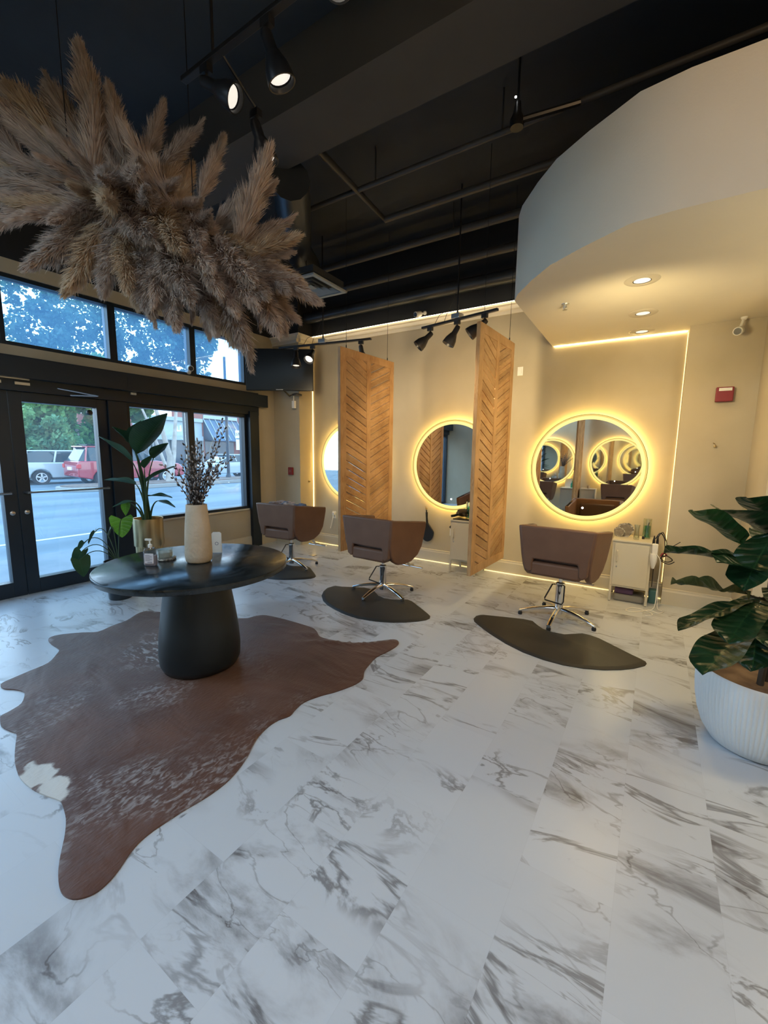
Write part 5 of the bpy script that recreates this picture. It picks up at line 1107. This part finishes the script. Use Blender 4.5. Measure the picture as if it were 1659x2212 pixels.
car((-28.2,8.9,ZG), R_(84), 'carsilver', 'silver car parked farther back behind the white hatchback', 'hatch')
car((-22.4,19.2,ZG), R_(-92), 'carsilver', 'silver sedan parked behind the lamp post and stop sign', 'sedan')
# lamp post, stop sign
lp = thing('lamp_post', 'dark lamp post on the kerbed island', 'lamp post', (-20.1,15.2,0))
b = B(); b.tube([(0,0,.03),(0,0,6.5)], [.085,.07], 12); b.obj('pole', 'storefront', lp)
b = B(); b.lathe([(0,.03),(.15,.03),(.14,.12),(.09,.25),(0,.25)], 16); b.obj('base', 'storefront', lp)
ss = thing('stop_sign', 'white stop sign on a dark post outside the right window', 'road sign', (-18.6,14.9,0), R_(52))
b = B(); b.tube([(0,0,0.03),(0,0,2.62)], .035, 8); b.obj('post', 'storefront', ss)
b = B(); b.box((-.26,-.05,2.16), (.26,-.035,2.56)); b.box((-.24,-.05,1.55), (.24,-.035,2.10)); b.obj('plate', 'whiteplastic', ss, smooth=0)
def text_obj(s, size, mat_, parent, loc, rot, name, ext=.01):
    cu = bpy.data.curves.new(name, 'FONT'); cu.body = s; cu.size = size; cu.extrude = ext; cu.align_x = 'CENTER'; cu.align_y = 'CENTER'
    o = bpy.data.objects.new(name, cu); C.objects.link(o); bpy.context.view_layer.update()
    me = bpy.data.meshes.new_from_object(o.evaluated_get(bpy.context.evaluated_depsgraph_get())); bpy.data.objects.remove(o)
    me.materials.clear(); me.materials.append(M[mat_]); q = bpy.data.objects.new(name, me); C.objects.link(q)
    q.parent = parent; q.location = loc; q.rotation_euler = rot; return q
text_obj('STOP', .2, 'storefront', ss, (0,-.055,2.36), (PI/2,0,0), 'lettering')
# buildings at the far side, facades facing +X
def facade_thing(label, y0, y1, z1, mat_, x=-45, depth=6):
    t = thing('shop_building', label, 'building', (x,y0,ZG)); b = B(); b.box((-depth,0,0), (0,y1-y0,z1-ZG)); b.obj('wall', mat_, t, smooth=0); return t
f1 = facade_thing('red brick shop with pale awning, seen through the glass door', 17.6, 22.3, 4.7, 'brick', -44)
b = B(); b.prism([(0,2.3),(1.2,2.1),(1.2,2.25),(0,3.0)], .4, 4.6, axis='y'); b.obj('awning', 'stucco', f1, smooth=0)
b = B(); b.box((.0,.6,.1), (.05,4.2,2.15)); b.obj('shop_window', 'shopglass', f1, smooth=0)
b = B(); b.box((.0,.02,3.35), (.12,4.68,3.45)); b.obj('brick_band', 'stucco', f1, smooth=0)
text_obj('HULL', .6, 'led_dot', f1, (.06,1.9,3.85), (PI/2,0,PI/2), 'sign_lettering')
f2 = facade_thing('pale stucco shop building between the two brick ones', 22.3, 30.6, 5.0, 'stucco', -45)
b = B(); b.box((0,0,4.85), (.25,8.3,5.25)); b.obj('cornice', 'stucco_dark', f2, smooth=0)
b = B(); b.box((0,.2,2.75), (.5,8.1,3.25)); b.obj('canopy', 'stucco_dark', f2, smooth=0)
for y in (.5,2.6,4.7,6.5): b = B(); b.box((0,y,.1), (.05,y+1.4,2.7)); b.obj('shop_window', 'shopglass', f2, smooth=0)
for y in (.1,2.2,4.3,6.15,8.0): b = B(); b.box((.05,y,0), (.35,y+.2,2.8)); b.obj('pier', 'curb', f2, smooth=0)
text_obj('ILI', .9, 'led_dot', f2, (.06,5.3,4.0), (PI/2,0,PI/2), 'sign_lettering')
f3 = facade_thing('tall red brick shop with sloping blue metal awnings, right of the pale one', 30.6, 46, 9.5, 'brick', -45)
b = B(); b.box((0,.3,.1), (.05,1.4,2.9)); b.obj('shop_door', 'shopglass', f3, smooth=0)
for k, (a, c) in enumerate(((.2,4.9),(5.4,10.5))):
    b = B(); b.prism([(0,2.9),(1.9,2.75),(1.9,2.85),(0,5.3)], a, c, axis='y'); aw = b.obj('awning', 'awning', f3, smooth=0)
    b = B()
    for q in range(7): 
        y = a+(c-a)*q/6; b.tube([(1.92,y,2.87),(.02,y,5.34)], .05, 5)
    b.obj('awning_seam', 'stucco_dark', aw, smooth=60)
    b = B(); b.box((0,a,5.35), (.12,c,5.75)); b.obj('sign_panel', 'stucco', f3, smooth=0)
    b = B(); b.box((0,a+.6,.5), (.06,c-.6,2.7)); b.obj('shop_window', 'shopglass', f3, smooth=0)
b = B(); b.box((-6.7,5.6,-.15), (-5.75,5.9,3.2)); tag(b.obj('brick_pier', 'brick_dark', smooth=0), 'dark brick pier just outside the right lower window', 'pier')
# trees
def crown(b, c, rad, n, size, clumps=26, seed=0, shell=.55, cr_=(.20,.38)):
    r = random.Random(seed); c = Vector(c); cl = []
    for _ in range(clumps):
        while True:
            p = Vector((r.uniform(-1,1), r.uniform(-1,1), r.uniform(-1,1)))
            if p.length < 1 and p.length > .25: break
        cl.append((Vector((p.x*rad[0], p.y*rad[1], p.z*rad[2])), r.uniform(*cr_)*min(rad)))
    for _ in range(n):
        p, cr = cl[r.randrange(len(cl))]
        d = Vector((r.gauss(0,1), r.gauss(0,1), r.gauss(0,1))).normalized()*cr*(shell+(1.15-shell)*r.random())
        q = c+p+d; s = size*r.uniform(.6,1.3)
        u = Vector((r.gauss(0,1), r.gauss(0,1), r.gauss(0,1))).normalized(); w = u.orthogonal().normalized()
        b.bm.faces.new([b.bm.verts.new(q+u*s), b.bm.verts.new(q+w*s*.55), b.bm.verts.new(q-u*s), b.bm.verts.new(q-w*s*.55)])
def tree(loc, trunk, crowns, m_, label, n=7000, size=.13, name='tree', cat='tree', clumps=26, cr_=(.2,.38)):
    t = thing(name, label, cat, loc); lo = Vector(loc)
    for pts, r in trunk: 
        b = B(); b.tube([tuple(Vector(p)-lo) for p in pts], r, 8); b.obj('trunk', 'treebark', t, smooth=60)
    for k, (c, rad) in enumerate(crowns):
        b = B(); crown(b, Vector(c)-lo, rad, n, size, clumps, seed=int(abs(loc[1])*10)+k, cr_=cr_); b.obj('foliage', m_, t, smooth=0, fixn=False)
tree((-19.4,9.2,.02), [([(-19.4,9.2,.02),(-19.4,9.2,2.2),(-19.2,7.9,4.4)],[.07,.055,.03])], [((-19.2,7.5,6.2),(1.7,2.0,2.4))], 'tree_dark', 'tall tree whose crown fills the left upper window', 6500, .09, clumps=80, cr_=(.12,.22))
tree((-19.5,11.4,.02), [([(-19.5,11.4,.02),(-19.5,11.5,1.2),(-19.4,11.0,3),(-19.2,10.4,4.6)],[.16,.13,.09,.04]), ([(-19.5,11.5,.02),(-19.5,11.7,1.3),(-19.6,12.0,3.4),(-19.5,12.3,4.8)],[.12,.11,.07,.03]), ([(-19.4,11.2,.8),(-19.3,10.6,2.4),(-19.2,9.8,4.2)],[.08,.06,.03])], [((-19.3,10.6,7.0),(1.8,1.9,2.7)), ((-19.6,12.6,6.5),(1.4,1.3,2.1))], 'tree_dark', 'pale branching tree on the island behind the middle window', 6500, .09, clumps=75, cr_=(.14,.26))
tree((-36,14.2,ZG), [([(-36,14.2,ZG),(-36,14.3,3)],[.2,.15])], [((-36,13.2,5.0),(2.5,4.2,3.8)), ((-37,17.6,6.2),(2.2,3.0,2.6))], 'tree_green', 'wide green tree behind the cars seen through the glass door', 15000, .22, clumps=60)
tree((-31,9.6,ZG), [([(-31,9.6,ZG),(-31,9.7,1)],[.1,.08])], [((-31,9.9,1.7),(1.8,2.2,1.9))], 'shrub_green', 'bright green bushy shrub behind the white hatchback', 14000, .15, 'shrub', 'shrub', clumps=50)
tree((-40,47,ZG), [([(-40,47,ZG),(-40,47,4)],[.2,.15])], [((-40,45,6.5),(2,4,3.2))], 'tree_green', 'green tree at the far right behind the stop sign', 5000, .18)
# ------------------------------------------------------------------ light and camera
w = bpy.data.worlds.new('sky'); bpy.context.scene.world = w; w.use_nodes = True; nt = w.node_tree; bg = nt.nodes['Background']
tc = N(nt, 'ShaderNodeTexCoord'); sp = N(nt, 'ShaderNodeSeparateXYZ'); L(nt, tc.outputs['Generated'], sp.inputs[0])
cr = N(nt, 'ShaderNodeValToRGB'); cr.color_ramp.elements[0].position = 0; cr.color_ramp.elements[0].color = (.82,.91,1,1); cr.color_ramp.elements[1].position = .6; cr.color_ramp.elements[1].color = (.42,.68,1,1)
L(nt, sp.outputs[2], cr.inputs[0]); L(nt, cr.outputs[0], bg.inputs[0]); bg.inputs[1].default_value = SKY
sc = bpy.context.scene
for (k, x, y, z, e, c, r, rot) in LIGHTS:  # most of these are added fill without a fixture
    if k == 'A': light('lamp', 'AREA', (x,y,z), e, c, shape='DISK', size=r, rot=[R_(a) for a in rot])
    elif k == 'S': light('lamp', 'SPOT', (x,y,z), e, c, spot_size=R_(150), spot_blend=1, shadow_soft_size=r, rot=[R_(a) for a in rot])
    else: light('lamp', 'POINT', (x,y,z), e, c, shadow_soft_size=r)
cam = bpy.data.cameras.new('camera'); co = bpy.data.objects.new('camera', cam); C.objects.link(co)
RC = [[0.84057,-0.085798,0.534865],[0.541554,0.109948,-0.833445],[0.012701,0.990227,0.138883]]
mw = Matrix([[RC[i][j] for j in range(3)]+[(0,0,1.5)[i]] for i in range(3)]+[[0,0,0,1]]); co.matrix_world = mw
cam.sensor_fit = 'VERTICAL'; cam.sensor_height = 36; cam.sensor_width = 27; cam.lens = 912.56/2212*36; cam.clip_start = .05; cam.clip_end = 300
sc.camera = co
sc.view_settings.view_transform = 'Standard'; sc.view_settings.look = 'None'; sc.view_settings.exposure = EXPO; sc.view_settings.gamma = 1
sc.cycles.max_bounces = 14; sc.cycles.glossy_bounces = 12; sc.cycles.diffuse_bounces = 4; sc.cycles.transparent_max_bounces = 16; sc.cycles.transmission_bounces = 6
sc.cycles.caustics_reflective = False; sc.cycles.caustics_refractive = False; sc.cycles.sample_clamp_indirect = 6
sc.cycles.use_denoising = True
